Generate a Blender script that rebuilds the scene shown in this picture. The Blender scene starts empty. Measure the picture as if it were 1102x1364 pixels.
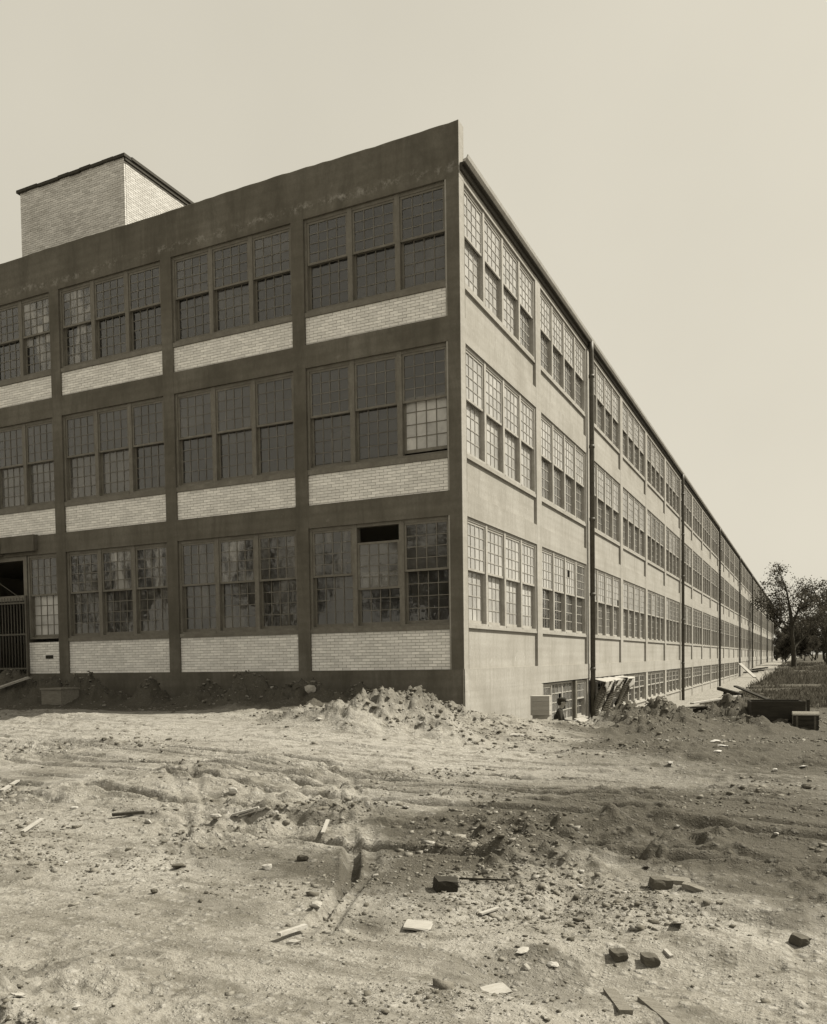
import bpy, math, random
import numpy as np
from mathutils import Vector, Matrix
random.seed(7); rng = np.random.default_rng(7)
scene = bpy.context.scene
COL = scene.collection

# ------------------------------------------------------------------ camera
# world: z=0 is the foot of the brick panels; the sunlit long wall is the plane x=0 (running +y),
# the shaded end wall is the plane y=0 (running -x); metres.
CAM = np.array([6.850, -18.008, 0.188]); YAW, PIT, ROL = np.radians([26.543, -2.221, -0.862])
FPX, PPX, PPY, IW, IH = 1144.61, 504.38, 925.01, 1102.0, 1364.0
FW = np.array([-math.sin(YAW)*math.cos(PIT), math.cos(YAW)*math.cos(PIT), math.sin(PIT)])
_rt = np.array([math.cos(YAW), math.sin(YAW), 0.0]); _up = np.cross(_rt, FW)
RT = _rt*math.cos(ROL)+_up*math.sin(ROL); UP = -_rt*math.sin(ROL)+_up*math.cos(ROL)
cd = bpy.data.cameras.new('camera'); cam = bpy.data.objects.new('camera', cd); COL.objects.link(cam)
cd.sensor_fit = 'HORIZONTAL'; cd.sensor_width = 36.0; cd.lens = 36.0*FPX/IW
cd.shift_x = -(PPX-IW/2)/IW; cd.shift_y = (PPY-IH/2)/IW
cd.clip_start = 0.1; cd.clip_end = 12000
cam.matrix_world = Matrix(((RT[0], UP[0], -FW[0], CAM[0]), (RT[1], UP[1], -FW[1], CAM[1]), (RT[2], UP[2], -FW[2], CAM[2]), (0, 0, 0, 1)))
scene.camera = cam

# ------------------------------------------------------------------ light
SUN = Vector((0.52, 0.37, 0.77)).normalized()
TINT = (1.0, 0.935, 0.775)
world = bpy.data.worlds.new('World'); scene.world = world; world.use_nodes = True
wn, wl = world.node_tree.nodes, world.node_tree.links
wn.clear()
sky = wn.new('ShaderNodeTexSky'); sky.sky_type = 'NISHITA'; sky.sun_disc = False
sky.sun_elevation = math.asin(SUN.z); sky.sun_rotation = math.atan2(SUN.x, SUN.y)
sky.air_density = 1.0; sky.dust_density = 3.0; sky.ozone_density = 1.0
bw = wn.new('ShaderNodeRGBToBW'); wl.new(sky.outputs[0], bw.inputs[0])
vm = wn.new('ShaderNodeMath'); vm.operation = 'MULTIPLY_ADD'; wl.new(bw.outputs[0], vm.inputs[0]); vm.inputs[1].default_value = 0.22; vm.inputs[2].default_value = 3.15
mc = wn.new('ShaderNodeMix'); mc.data_type = 'RGBA'; mc.blend_type = 'MULTIPLY'; mc.inputs[0].default_value = 1.0
tcw = wn.new('ShaderNodeTexCoord'); nzw = wn.new('ShaderNodeTexNoise'); wl.new(tcw.outputs['Generated'], nzw.inputs['Vector']); nzw.inputs['Scale'].default_value = 2.3; nzw.inputs['Detail'].default_value = 6
hzw = wn.new('ShaderNodeMath'); hzw.operation = 'MULTIPLY_ADD'; wl.new(nzw.outputs[0], hzw.inputs[0]); hzw.inputs[1].default_value = .22; hzw.inputs[2].default_value = .89   # thin uneven haze
vm2 = wn.new('ShaderNodeMath'); vm2.operation = 'MULTIPLY'; wl.new(vm.outputs[0], vm2.inputs[0]); wl.new(hzw.outputs[0], vm2.inputs[1])
wl.new(vm2.outputs[0], mc.inputs[6]); mc.inputs[7].default_value = (*TINT, 1)
bg = wn.new('ShaderNodeBackground'); wl.new(mc.outputs[2], bg.inputs[0]); bg.inputs[1].default_value = 0.12
wo = wn.new('ShaderNodeOutputWorld'); wl.new(bg.outputs[0], wo.inputs[0])
sl = bpy.data.lights.new('sun', 'SUN'); sun = bpy.data.objects.new('sun', sl); COL.objects.link(sun)
sl.energy = 4.9; sl.angle = math.radians(0.53); sl.color = (1.0, 0.945, 0.81)
sun.rotation_euler = SUN.to_track_quat('Z', 'Y').to_euler(); sun.location = (20, 10, 40)
vs = scene.view_settings; vs.view_transform = 'Standard'; vs.look = 'None'; vs.gamma = 1.0; vs.exposure = 0.6; vs.use_curve_mapping = False
scene.render.engine = 'CYCLES'
scene.render.resolution_x, scene.render.resolution_y = 827, 1024
scene.cycles.max_bounces = 6; scene.cycles.transparent_max_bounces = 12

# ------------------------------------------------------------------ pixel rays
def ray(u, v): return FW+RT*(u-PPX)/FPX+UP*(PPY-v)/FPX
def at_depth(u, v, d): return CAM+ray(u, v)*d
def on_x(u, v, x): r = ray(u, v); return CAM+r*(x-CAM[0])/r[0]
def on_y(u, v, y): r = ray(u, v); return CAM+r*(y-CAM[1])/r[1]
def on_z(u, v, z): r = ray(u, v); return CAM+r*(z-CAM[2])/r[2]

# ------------------------------------------------------------------ helpers
def tag(o, label, cat, group=None):
    o['label'] = label; o['category'] = cat
    if group: o['group'] = group
    return o
class MB:
    """collects shapes; build() links them as one mesh object"""
    def __init__(s): s.v = []; s.f = []; s.m = []; s.sm = []
    def add(s, vs, fs, mat=0, smooth=False):
        b = len(s.v); s.v += [tuple(map(float, p)) for p in vs]
        for f in fs: s.f.append(tuple(b+i for i in f)); s.m.append(mat); s.sm.append(smooth)
    def box(s, x0, x1, y0, y1, z0, z1, mat=0, M=None):
        vs = [(x, y, z) for z in (z0, z1) for y in (y0, y1) for x in (x0, x1)]
        if M is not None: vs = [tuple(M @ Vector(p)) for p in vs]
        s.add(vs, [(0, 2, 3, 1), (4, 5, 7, 6), (0, 1, 5, 4), (2, 6, 7, 3), (0, 4, 6, 2), (1, 3, 7, 5)], mat)
    def bar(s, a, b, w, h, mat=0, upv=(0, 0, 1), jit=0):
        a, b = Vector(a), Vector(b); d = (b-a).normalized(); u = Vector(upv)
        if abs(d.dot(u)) > .98: u = Vector((1, 0, 0))
        sd = d.cross(u).normalized(); u = sd.cross(d).normalized()
        vs = []
        for p in (a, b):
            for i, j in ((-1, -1), (1, -1), (1, 1), (-1, 1)): vs.append(p+sd*i*w/2+u*j*h/2+Vector((random.uniform(-jit, jit), random.uniform(-jit, jit), random.uniform(-jit, jit))))
        s.add(vs, [(3, 2, 1, 0), (4, 5, 6, 7), (0, 1, 5, 4), (1, 2, 6, 5), (2, 3, 7, 6), (3, 0, 4, 7)], mat)
    def tube(s, pts, rad, n=8, mat=0, caps=True):
        pts = [Vector(p) for p in pts]; rings = []
        for i, p in enumerate(pts):
            d = (pts[min(i+1, len(pts)-1)]-pts[max(i-1, 0)]).normalized()
            u = Vector((0, 0, 1)) if abs(d.z) < .9 else Vector((1, 0, 0))
            sd = d.cross(u).normalized(); u2 = sd.cross(d)
            r = rad[i] if hasattr(rad, '__len__') else rad
            rings.append([p+(sd*math.cos(2*math.pi*k/n)+u2*math.sin(2*math.pi*k/n))*r for k in range(n)])
        vs = [q for r in rings for q in r]; fs = []
        for i in range(len(pts)-1):
            for k in range(n): fs.append((i*n+k, i*n+(k+1) % n, (i+1)*n+(k+1) % n, (i+1)*n+k))
        if caps: fs += [tuple(range(n))[::-1], tuple((len(pts)-1)*n+k for k in range(n))]
        s.add(vs, fs, mat, True)
    def mesh(s, name, mats):
        me = bpy.data.meshes.new(name); me.from_pydata(s.v, [], s.f)
        for m in (mats if isinstance(mats, (list, tuple)) else [mats]): me.materials.append(m)
        me.polygons.foreach_set('material_index', s.m); me.polygons.foreach_set('use_smooth', s.sm); me.update()
        return me
    def build(s, name, mats, parent=None, loc=None): return obj(name, s.mesh(name, mats), parent, loc)
def obj(name, me, parent=None, loc=None, rz=0):
    o = bpy.data.objects.new(name, me); COL.objects.link(o)
    if parent: o.parent = parent
    if loc is not None: o.location = loc
    if rz: o.rotation_euler = (0, 0, rz)
    return o
def empty(name, loc=(0, 0, 0), rz=0):
    o = obj(name, None, None, loc, rz); o.empty_display_size = .2; return o
def quads_mesh(name, V, F, mats, smooth=False):
    """fast mesh from numpy: V (n,3), F (m,3|4)"""
    me = bpy.data.meshes.new(name); k = F.shape[1]
    me.vertices.add(len(V)); me.vertices.foreach_set('co', V.astype(np.float32).ravel())
    me.loops.add(F.size); me.loops.foreach_set('vertex_index', F.astype(np.int32).ravel())
    me.polygons.add(len(F)); me.polygons.foreach_set('loop_start', np.arange(0, F.size, k, dtype=np.int32))
    if smooth: me.polygons.foreach_set('use_smooth', np.ones(len(F), bool))
    for m in (mats if isinstance(mats, (list, tuple)) else [mats]): me.materials.append(m)
    me.update(calc_edges=True); return me

# ------------------------------------------------------------------ materials
def sep(v, k=1.0):
    """photograph-toned albedo: warm, the darker the warmer"""
    t = min(1, max(0, (0.6-v)/0.6))**1.7*k
    return (v, v*(0.98-0.085*t), v*(0.945-0.27*t), 1)
class N:
    def __init__(s, name):
        s.m = bpy.data.materials.new(name); s.m.use_nodes = True; s.t = s.m.node_tree; s.t.nodes.clear()
    def n(s, typ, **kw):
        x = s.t.nodes.new('ShaderNode'+typ)
        for k, v in kw.items():
            if k[0] == 'i' and k[1:].isdigit(): s.put(x.inputs[int(k[1:])], v)
            elif k in x.inputs.keys(): s.put(x.inputs[k], v)
            else: setattr(x, k, v)
        return x
    def put(s, i, v):
        if isinstance(v, bpy.types.NodeSocket): s.t.links.new(v, i)
        elif isinstance(v, bpy.types.Node): s.t.links.new(v.outputs[0], i)
        else: i.default_value = v
    def noise(s, scale, detail=5, rough=.6, vec=None, dist=0):
        x = s.n('TexNoise', Scale=scale, Detail=detail, Roughness=rough, Distortion=dist)
        if vec is not None: s.put(x.inputs['Vector'], vec)
        return x.outputs[0]
    def ramp(s, fac, *stops):
        r = s.n('ValToRGB'); s.put(r.inputs[0], fac); e = r.color_ramp.elements
        while len(e) < len(stops): e.new(.5)
        for k, (p, c) in enumerate(stops): e[k].position = p; e[k].color = c if len(c) == 4 else (*c, 1)
        return r.outputs[0]
    def mix(s, fac, a, b, blend='MIX'):
        x = s.n('Mix', data_type='RGBA', blend_type=blend); s.put(x.inputs[0], fac); s.put(x.inputs[6], a); s.put(x.inputs[7], b); return x.outputs[2]
    def math(s, op, a, b=0.0, c=0.0):
        x = s.n('Math', operation=op); s.put(x.inputs[0], a); s.put(x.inputs[1], b); s.put(x.inputs[2], c); return x.outputs[0]
    def bump(s, h, strength=.5, dist=.01):
        return s.n('Bump', Height=h, Strength=strength, Distance=dist).outputs[0]
    def out(s, color, rough=.9, normal=None, spec=.25, **kw):
        b = s.n('BsdfPrincipled', **{'Base Color': color, 'Roughness': rough, 'Specular IOR Level': spec}, **kw)
        if normal is not None: s.put(b.inputs['Normal'], normal)
        o = s.n('OutputMaterial'); s.put(o.inputs[0], b.outputs[0]); return s.m
def g(v): return (v, v, v, 1)

def mat_concrete(name, base, stain, lo=.62, hi=1.25, lines_=.14, runs=.3):
    m = N(name); p = m.n('NewGeometry').outputs['Position']
    big = m.noise(.55, 6, .62, p); fine = m.noise(14, 5, .65, p)
    mp = m.n('Mapping', Vector=p, Scale=(1.3, 1.3, .30)); streak = m.noise(1.0, 9, .72, mp.outputs[0], .6)
    mh = m.n('Mapping', Vector=p, Scale=(.25, .25, 5.0)); board = m.noise(1.0, 3, .5, mh.outputs[0])
    c = m.ramp(big, (.25, sep(base*lo)), (.5, sep(base)), (.78, sep(base*hi)))
    c = m.mix(m.ramp(streak, (.46, g(0)), (.74, g(stain))), c, sep(base*.42))
    c = m.mix(m.ramp(board, (.35, g(.22)), (.65, g(0))), c, sep(base*.6))
    c = m.mix(m.ramp(m.noise(2.4, 8, .72, p), (.62, g(0)), (.72, g(.4))), c, sep(min(.6, base*2.0)))
    c = m.mix(m.ramp(fine, (.3, g(.3)), (.6, g(0))), c, sep(base*.55))
    zz = m.n('SeparateXYZ', i0=p).outputs[2]
    bz = m.math('ADD', zz, m.math('MULTIPLY_ADD', m.noise(.5, 3, .6, p), .5, -11.25))
    band = m.math('MULTIPLY', m.ramp(m.math('ABSOLUTE', bz), (.0, g(1)), (.14, g(0))), m.ramp(m.noise(3.5, 8, .75, p), (.5, g(0)), (.66, g(.8))))
    c = m.mix(band, c, sep(min(.55, base*2.6)))
    lines = m.ramp(m.math('PINGPONG', m.math('ADD', zz, m.math('MULTIPLY', fine, .012)), .11), (.0, g(lines_)), (.08, g(0)))
    c = m.mix(lines, c, sep(base*.5))
    fs_ = m.n('Mapping', Vector=p, Scale=(5.5, 5.5, .45)).outputs[0]
    c = m.mix(m.ramp(m.noise(1.0, 8, .7, fs_, .3), (.52, g(0)), (.72, g(runs))), c, sep(base*.48))
    h = m.math('ADD', fine, m.math('MULTIPLY', big, 2.0))
    return m.out(c, .92, m.bump(h, .45, .012), .2)
M = {}
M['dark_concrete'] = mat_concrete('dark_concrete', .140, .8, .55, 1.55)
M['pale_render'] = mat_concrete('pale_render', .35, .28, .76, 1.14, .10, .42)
M['interior'] = N('interior_plaster').out(sep(.22), .95)
def mat_brick(name, base, dark, spread=.35):
    m = N(name); ge = m.n('NewGeometry'); oi = m.n('ObjectInfo')
    r = m.math('FRACT', m.math('ADD', ge.outputs['Random Per Island'], oi.outputs['Random']))
    c = m.ramp(r, (0, sep(base*(1-spread))), (.18, sep(base*.9)), (.6, sep(base)), (1, sep(base*1.13)))
    nz = m.noise(1.1, 7, .65, ge.outputs['Position']); fn = m.noise(45, 4, .6, ge.outputs['Position'])
    c = m.mix(m.ramp(nz, (.4, g(0)), (.72, g(dark))), c, sep(base*.5))
    c = m.mix(m.ramp(fn, (.33, g(.25)), (.5, g(0))), c, sep(base*.6))
    return m.out(c, .8, m.bump(fn, .4, .004), .3)
M['brick'] = mat_brick('pale_brick', .82, .25, .13)
M['penthouse_brick'] = mat_brick('weathered_brick', .64, .6, .25)
M['pent_side'] = mat_brick('lit_side_brick', .50, .2, .10)  # sunlit side toned apart from the shaded front, light put into the colour
def mat_simple(name, base, scale=6, lo=.7, hi=1.2, rough=.85, bump=.3, dist=.004, spec=.3, stretch=None):
    m = N(name); tc = m.n('TexCoord').outputs['Object']; oi = m.n('ObjectInfo').outputs['Random']
    off = m.n('VectorMath', operation='ADD', i0=tc, i1=m.n('CombineXYZ', i0=oi, i1=m.math('MULTIPLY', oi, 7.3), i2=m.math('MULTIPLY', oi, 3.1)).outputs[0]).outputs[0]
    if stretch: off = m.n('Mapping', Vector=off, Scale=stretch).outputs[0]
    z = m.noise(scale, 7, .65, off); f = m.noise(scale*7, 4, .6, off)
    c = m.ramp(z, (.28, sep(base*lo)), (.5, sep(base)), (.75, sep(min(.85, base*hi))))
    c = m.mix(m.ramp(f, (.35, g(.4)), (.6, g(0))), c, sep(base*.6))
    c = m.mix(m.math('MULTIPLY', oi, .35), c, sep(base*.72))
    return m.out(c, rough, m.bump(m.math('ADD', z, f), bump, dist), spec)
M['mortar'] = mat_simple('mortar', .44, 5)
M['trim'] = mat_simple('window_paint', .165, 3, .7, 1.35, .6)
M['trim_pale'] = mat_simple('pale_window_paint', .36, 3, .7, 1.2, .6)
M['iron'] = mat_simple('dark_iron', .085, 6, .6, 1.6, .55, .3)
M['gutter'] = mat_simple('gutter_metal', .46, 1.2, .8, 1.2, .55, .2)
M['soffit'] = mat_simple('eave_boards', .055, 2, .7, 1.3)
M['wood'] = mat_simple('weathered_wood', .38, 5, .6, 1.3, .9, .6, .006, .2, (1, 7, 7))
M['wood_pale'] = mat_simple('new_wood', .36, 5, .8, 1.15, .85, .5, .004, .2, (1, 7, 7))
M['wood_grey'] = mat_simple('old_grey_wood', .22, 6, .5, 1.3, .95, .8, .01, .1, (1, 6, 6))
M['wood_dark'] = mat_simple('tarred_wood', .035, 5, .6, 1.6, .85, .6, .006, .2, (1, 6, 6))
M['brick_dark'] = mat_simple('dark_brick', .085, 9, .6, 1.5, .9, .7, .006)
M['stone'] = mat_simple('field_stone', .33, 7, .65, 1.35, .92, .8, .01, .2)
M['stone_pale'] = mat_simple('pale_stone', .40, 7, .75, 1.2, .92, .7, .008, .2)
M['paper'] = mat_simple('scrap_paper', .50, 5, .8, 1.1, .95)
M['cloth_dark'] = mat_simple('dark_cloth', .03, 12, .7, 1.5, .95)
M['cloth_mid'] = mat_simple('grey_cloth', .12, 12, .7, 1.5, .95)
M['mat'] = mat_simple('woven_matting', .10, 9, .5, 1.8, .95, .6, .01)
M['canvas'] = mat_simple('pale_canvas', .42, 4, .7, 1.15, .95)
M['skin'] = mat_simple('skin', .32, 10, .9, 1.1, .6)
M['bark'] = mat_simple('bark', .06, 3, .6, 1.5, .95, .9, .04, .2, (3, 3, .6))
M['tar'] = mat_simple('tar_roofing', .05, 2)

def mat_glass(name, dirt_lo, dirt_hi, scale=1.2, dirt=.45, streak=False, pale=0.0):
    m = N(name); ge = m.n('NewGeometry'); p = ge.outputs['Position']; r = ge.outputs['Random Per Island']
    oi = m.n('ObjectInfo').outputs['Random']
    v = m.n('Mapping', Vector=p, Scale=(1.5, 1.5, .45) if streak else (1, 1, 1)).outputs[0]
    nz = m.noise(scale, 6, .65, v, .4)
    f = m.ramp(nz, (.38 if not streak else .43, g(dirt_lo)), (.7 if not streak else .62, g(dirt_hi)))
    rr = m.math('FRACT', m.math('ADD', r, oi))
    f = m.math('MULTIPLY', f, m.math('MULTIPLY_ADD', rr, .35, .83))
    f = m.math('ADD', f, m.ramp(rr, (.955, g(0)), (.97, g(pale))))
    tr = m.n('BsdfTransparent', Color=(.86, .85, .80, 1)); gl = m.n('BsdfGlossy', Color=g(1), Roughness=.02)
    wob = m.bump(m.noise(2.6, 2, .5, p), .12, .03); m.put(gl.inputs['Normal'], wob)
    fr0 = m.n('Fresnel', IOR=1.52).outputs[0]; fr = m.math('DIVIDE', m.math('MULTIPLY', fr0, 2.0), m.math('ADD', fr0, 1.0))   # both faces of the pane
    a = m.n('MixShader', i0=fr, i1=tr.outputs[0], i2=gl.outputs[0])
    df = m.n('BsdfDiffuse', Color=sep(dirt))
    b = m.n('MixShader', i0=f, i1=a.outputs[0], i2=df.outputs[0])
    o = m.n('OutputMaterial'); m.put(o.inputs[0], b.outputs[0]); return m.m
M['glass'] = mat_glass('window_glass', .02, .09)
M['glass_dusty'] = mat_glass('dusty_glass', .14, .30)
M['glass_sheen'] = mat_glass('sheen_glass', .03, .17, .8, .45)  # lighter reflections of some sashes, put into the pane colour
M['glass_patchy'] = mat_glass('patchy_glass', .02, .55, 1.6, .5, True, .3)
M['glass_dust_sheen'] = mat_glass('dust_sheen_glass', .50, .72, .7, .52)  # dust plus mirrored sky, both put into the pale coat
M['glass_streaked'] = mat_glass('streaked_glass', .03, .30, 2.2, .34, True)
M['glass_white'] = mat_glass('whitewashed_glass', .55, .85, 2.0, .62)

def mat_ground():
    m = N('bare_soil'); p = m.n('NewGeometry').outputs['Position']
    at = m.n('Attribute', attribute_name='soil').outputs['Color']; sx = m.n('SeparateColor', i0=at)
    dark, green, road = sx.outputs[0], sx.outputs[1], sx.outputs[2]
    n1 = m.noise(.9, 7, .65, p); n2 = m.noise(6, 6, .7, p); n3 = m.noise(38, 5, .7, p); n4 = m.noise(130, 3, .6, p)
    c = m.ramp(n1, (.25, sep(.20)), (.5, sep(.265)), (.75, sep(.33)))
    c = m.mix(road, c, m.ramp(n2, (.3, sep(.26)), (.6, sep(.33))))
    mpx = m.n('Mapping', Vector=p, Rotation=(0, 0, -YAW), Scale=(.28, 2.4, 1)); st_ = m.noise(1.6, 8, .72, mpx.outputs[0], .5)
    c = m.mix(m.ramp(st_, (.36, g(.6)), (.50, g(0))), c, sep(.085))
    c = m.mix(m.ramp(n2, (.36, g(.7)), (.50, g(0))), c, sep(.09))
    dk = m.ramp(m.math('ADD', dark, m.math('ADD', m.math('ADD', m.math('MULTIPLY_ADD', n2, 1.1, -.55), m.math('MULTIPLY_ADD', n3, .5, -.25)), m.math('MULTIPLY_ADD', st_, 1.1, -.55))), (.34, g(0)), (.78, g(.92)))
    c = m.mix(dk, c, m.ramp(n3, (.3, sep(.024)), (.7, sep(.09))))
    c = m.mix(m.ramp(m.math('ADD', green, m.math('MULTIPLY_ADD', n2, .6, -.3)), (.35, g(0)), (.65, g(.95))), c, m.ramp(n3, (.3, sep(.03)), (.7, sep(.09))))
    c = m.mix(m.ramp(n3, (.34, g(.55)), (.5, g(0))), c, sep(.10))
    c = m.mix(m.math('MULTIPLY', m.ramp(n3, (.66, g(0)), (.74, g(.55))), m.math('SUBTRACT', 1.0, dk)), c, sep(.40))
    c = m.mix(m.ramp(n4, (.36, g(.4)), (.5, g(0))), c, sep(.10))
    h = m.math('ADD', m.math('MULTIPLY', n3, .55), m.math('MULTIPLY', n4, .25))
    h = m.math('ADD', h, m.math('MULTIPLY', n2, 1.6))
    for sc_, amp_ in ((14, 1.5), (34, .8), (70, .42)):
        vo = m.n('TexVoronoi', Vector=m.n('VectorMath', operation='ADD', i0=p, i1=m.n('VectorMath', operation='SCALE', i0=m.n('TexNoise', Vector=p, Scale=sc_*.8).outputs[1], Scale=.5/sc_).outputs[0]).outputs[0], Scale=sc_)
        cr = m.n('SeparateColor', i0=vo.outputs['Color']).outputs[0]
        rad = m.math('MULTIPLY', cr, .55)
        crumb = m.math('MAXIMUM', m.math('SUBTRACT', rad, vo.outputs['Distance']), 0.0)
        h = m.math('ADD', h, m.math('MULTIPLY', crumb, amp_*1.8))
        c = m.mix(m.math('MULTIPLY', m.ramp(crumb, (.0, g(0)), (.16, g(.24))), m.math('MULTIPLY_ADD', dk, -.8, 1.0)), c, m.ramp(cr, (.3, sep(.12)), (.62, sep(.26)), (.95, sep(.42))))
    return m.out(c, .96, m.bump(h, 1.0, .016), .12)
M['soil'] = mat_ground()
def mat_clod():
    m = N('soil_clods'); ge = m.n('NewGeometry'); r = ge.outputs['Random Per Island']; f = m.noise(60, 4, .65, ge.outputs['Position'])
    c = m.ramp(r, (0, sep(.07)), (.35, sep(.15)), (.8, sep(.23)), (.985, sep(.29)), (1, sep(.46)))
    c = m.mix(m.ramp(f, (.35, g(.5)), (.55, g(0))), c, sep(.08))
    return m.out(c, .95, m.bump(f, .7, .01), .15)
M['clod'] = mat_clod()
def mat_leaf(name, a, b):
    m = N(name); r = m.n('NewGeometry').outputs['Random Per Island']
    c = m.ramp(r, (0, sep(a)), (1, sep(b)))
    d = m.n('BsdfDiffuse', Color=c); t = m.n('BsdfTranslucent', Color=c)
    x = m.n('MixShader', i0=.3, i1=d.outputs[0], i2=t.outputs[0])
    o = m.n('OutputMaterial'); m.put(o.inputs[0], x.outputs[0]); return m.m
M['leaf'] = mat_leaf('leaves', .04, .12)
M['grass'] = mat_leaf('grass_blades', .05, .17)

# ------------------------------------------------------------------ terrain height
def _h(ix, iy, s):
    n = (ix.astype(np.int64)*374761393+iy.astype(np.int64)*668265263+s*1442695041) & 0xffffffff
    n = ((n ^ (n >> 13))*1274126177) & 0xffffffff
    n = ((n ^ (n >> 16))*2246822519) & 0xffffffff
    return ((n ^ (n >> 15)) & 0xffff)/65535.0
def vnoise(x, y, s=0):
    ix, iy = np.floor(x), np.floor(y); fx, fy = x-ix, y-iy
    fx = fx*fx*fx*(fx*(fx*6-15)+10); fy = fy*fy*fy*(fy*(fy*6-15)+10)
    a, b = _h(ix, iy, s), _h(ix+1, iy, s); c, d = _h(ix, iy+1, s), _h(ix+1, iy+1, s)
    return (a+(b-a)*fx)*(1-fy)+(c+(d-c)*fx)*fy-.5
def fbm(x, y, f, o=4, s=0, gain=.5):
    z = 0; a = 1
    for i in range(o):
        c, sn = math.cos(.6*i+s), math.sin(.6*i+s)
        z = z+a*vnoise((x*c-y*sn)*f, (x*sn+y*c)*f, s*13+i); f *= 2.03; a *= gain
    return z
def sst(a, b, x): t = np.clip((x-a)/(b-a), 0, 1); return t*t*(3-2*t)
def base(x, y):
    zl = np.interp(y, [-40, -16, -12, -9, -7, -5.5, -4, -2, 0], [-1.55, -1.5, -1.42, -1.20, -1.0, -.90, -.88, -.84, -.78])
    zr = np.interp(y, [-40, -16, -12, -8, -4, 0, 5, 60, 100, 130, 200, 400], [-1.55, -1.5, -1.45, -1.32, -1.24, -1.38, -1.48, -1.55, -1.5, -1.4, -1.0, .2])
    w = np.maximum(sst(-1.0, 3.6, x), sst(-1.6, 1.2, y)*sst(-.4, .3, x)); z = zl*(1-w)+zr*w
    fl = np.interp(y, [0, 4, 7, 12, 36, 62, 88, 113, 140], [-1.2, -1.5, -1.85, -2.12, -2.45, -2.4, -2.1, -1.45, -1.2])
    edge = np.interp(y, [5, 20, 60, 120], [2.2, 2.9, 3.8, 3.8])
    k = (1-sst(edge-.2, edge+1.0, x))*sst(.5, 4.5, y)
    z = z*(1-k)+fl*k
    inside = sst(.06, .26, y)*(1-sst(-.3, -.06, x))
    return z*(1-inside)+(-2.6)*inside
HEAPS = []
def heap(p, r, asp=1.0, ang=0.0, sharp=1.0): HEAPS.append((p[0], p[1], p[2], r, asp, ang, sharp))
for u, v, d, r in ((505, 916, 15.8, .95), (555, 920, 16.0, .85), (455, 934, 16.0, .75), (597, 936, 16.4, .8), (632, 950, 16.4, .7), (410, 940, 16.4, .5), (485, 936, 15.0, .6), (575, 950, 15.0, .7),
                   (668, 956, 17.0, .75), (705, 961, 17.2, .7), (752, 963, 17.6, .7), (790, 968, 17.8, .6),
                   (872, 944, 18.6, .75), (838, 956, 18.2, .5), (905, 955, 18.6, .5), (860, 962, 17.4, .6),
                   (984, 940, 19.3, .62), (948, 962, 18.6, .35), (1022, 955, 19.2, .5), (1000, 962, 18.0, .6), (1048, 975, 18.0, .45)):
    heap(at_depth(u, v-(6 if u > 800 else 0), d), r*(1.6 if u > 800 else 1.0))
for u, v, yy, r in ((335, 899, -1.0, .75), (392, 903, -1.2, .7), (270, 905, -.9, .6), (205, 906, -.8, .5), (112, 895, -1.1, .8), (62, 903, -1.5, .7), (15, 895, -1.2, .9), (-60, 897, -1.2, .9), (430, 915, -1.4, .5), (480, 912, -.6, .5)):
    heap(on_y(u, v, yy), r)
def heap_z(x, y):
    z = 0; wx = x+fbm(x, y, 1.7, 3, 5)*.35; wy = y+fbm(x, y, 1.7, 3, 6)*.35
    for hx, hy, hz, r, *_ in HEAPS:
        amp = hz-float(base(np.array([hx]), np.array([hy]))[0])+.02
        d2 = ((wx-hx)**2+(wy-hy)**2)/(r*r)
        z = np.maximum(z, amp*np.exp(-d2**.85))
    return z
RUTS = []   # (polyline world xy, width, depth)
def rut(P, w, dep): RUTS.append((np.array(P, float), w, dep))
# wheel tracks sweep past the end wall and on across the open side of the site
TR = np.array([(-24, -7.2), (-14, -7.9), (-8, -8.3), (-3, -8.7), (1, -9.2), (4, -9.4), (7, -9.5), (10, -9.3), (16, -8.4), (26, -5.5)])
tn = np.gradient(TR, axis=0); tn = np.stack([-tn[:, 1], tn[:, 0]], -1)/np.linalg.norm(tn, axis=1)[:, None]
_r = random.Random(4)
for off in (-1.75, -1.38, -1.05, -.62, -.30, .05, .42, .66, 1.12, 1.48, 2.3, 2.75, 3.6):
    wob = np.cumsum([_r.uniform(-.09, .09) for _ in TR]); fan = np.linspace(.7, 1.35, len(TR))
    rut(TR+tn*(off*fan+wob)[:, None], _r.uniform(.045, .07), _r.uniform(.055, .085)*(.6 if off > 2 else 1))
def rut_px(pix, w, dep, z): rut([on_z(u, v, z)[:2] for u, v in pix], w, dep)
rut_px([(222, 1030), (242, 1055), (250, 1085), (252, 1115)], .032, .045, -1.25)
rut_px([(255, 1028), (270, 1060), (276, 1095), (272, 1120)], .032, .04, -1.25)
rut_px([(440, 1038), (462, 1070), (470, 1110), (468, 1145), (430, 1185), (390, 1220)], .034, .055, -1.32)
rut_px([(462, 1036), (485, 1070), (496, 1105), (495, 1135), (455, 1180), (415, 1225)], .034, .05, -1.32)
rut_px([(350, 1245), (520, 1225), (620, 1212), (760, 1195), (960, 1215), (1150, 1245)], .10, .035, -1.42)
rut_px([(540, 1262), (700, 1292), (900, 1285), (1150, 1325)], .25, .05, -1.45)
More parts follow.
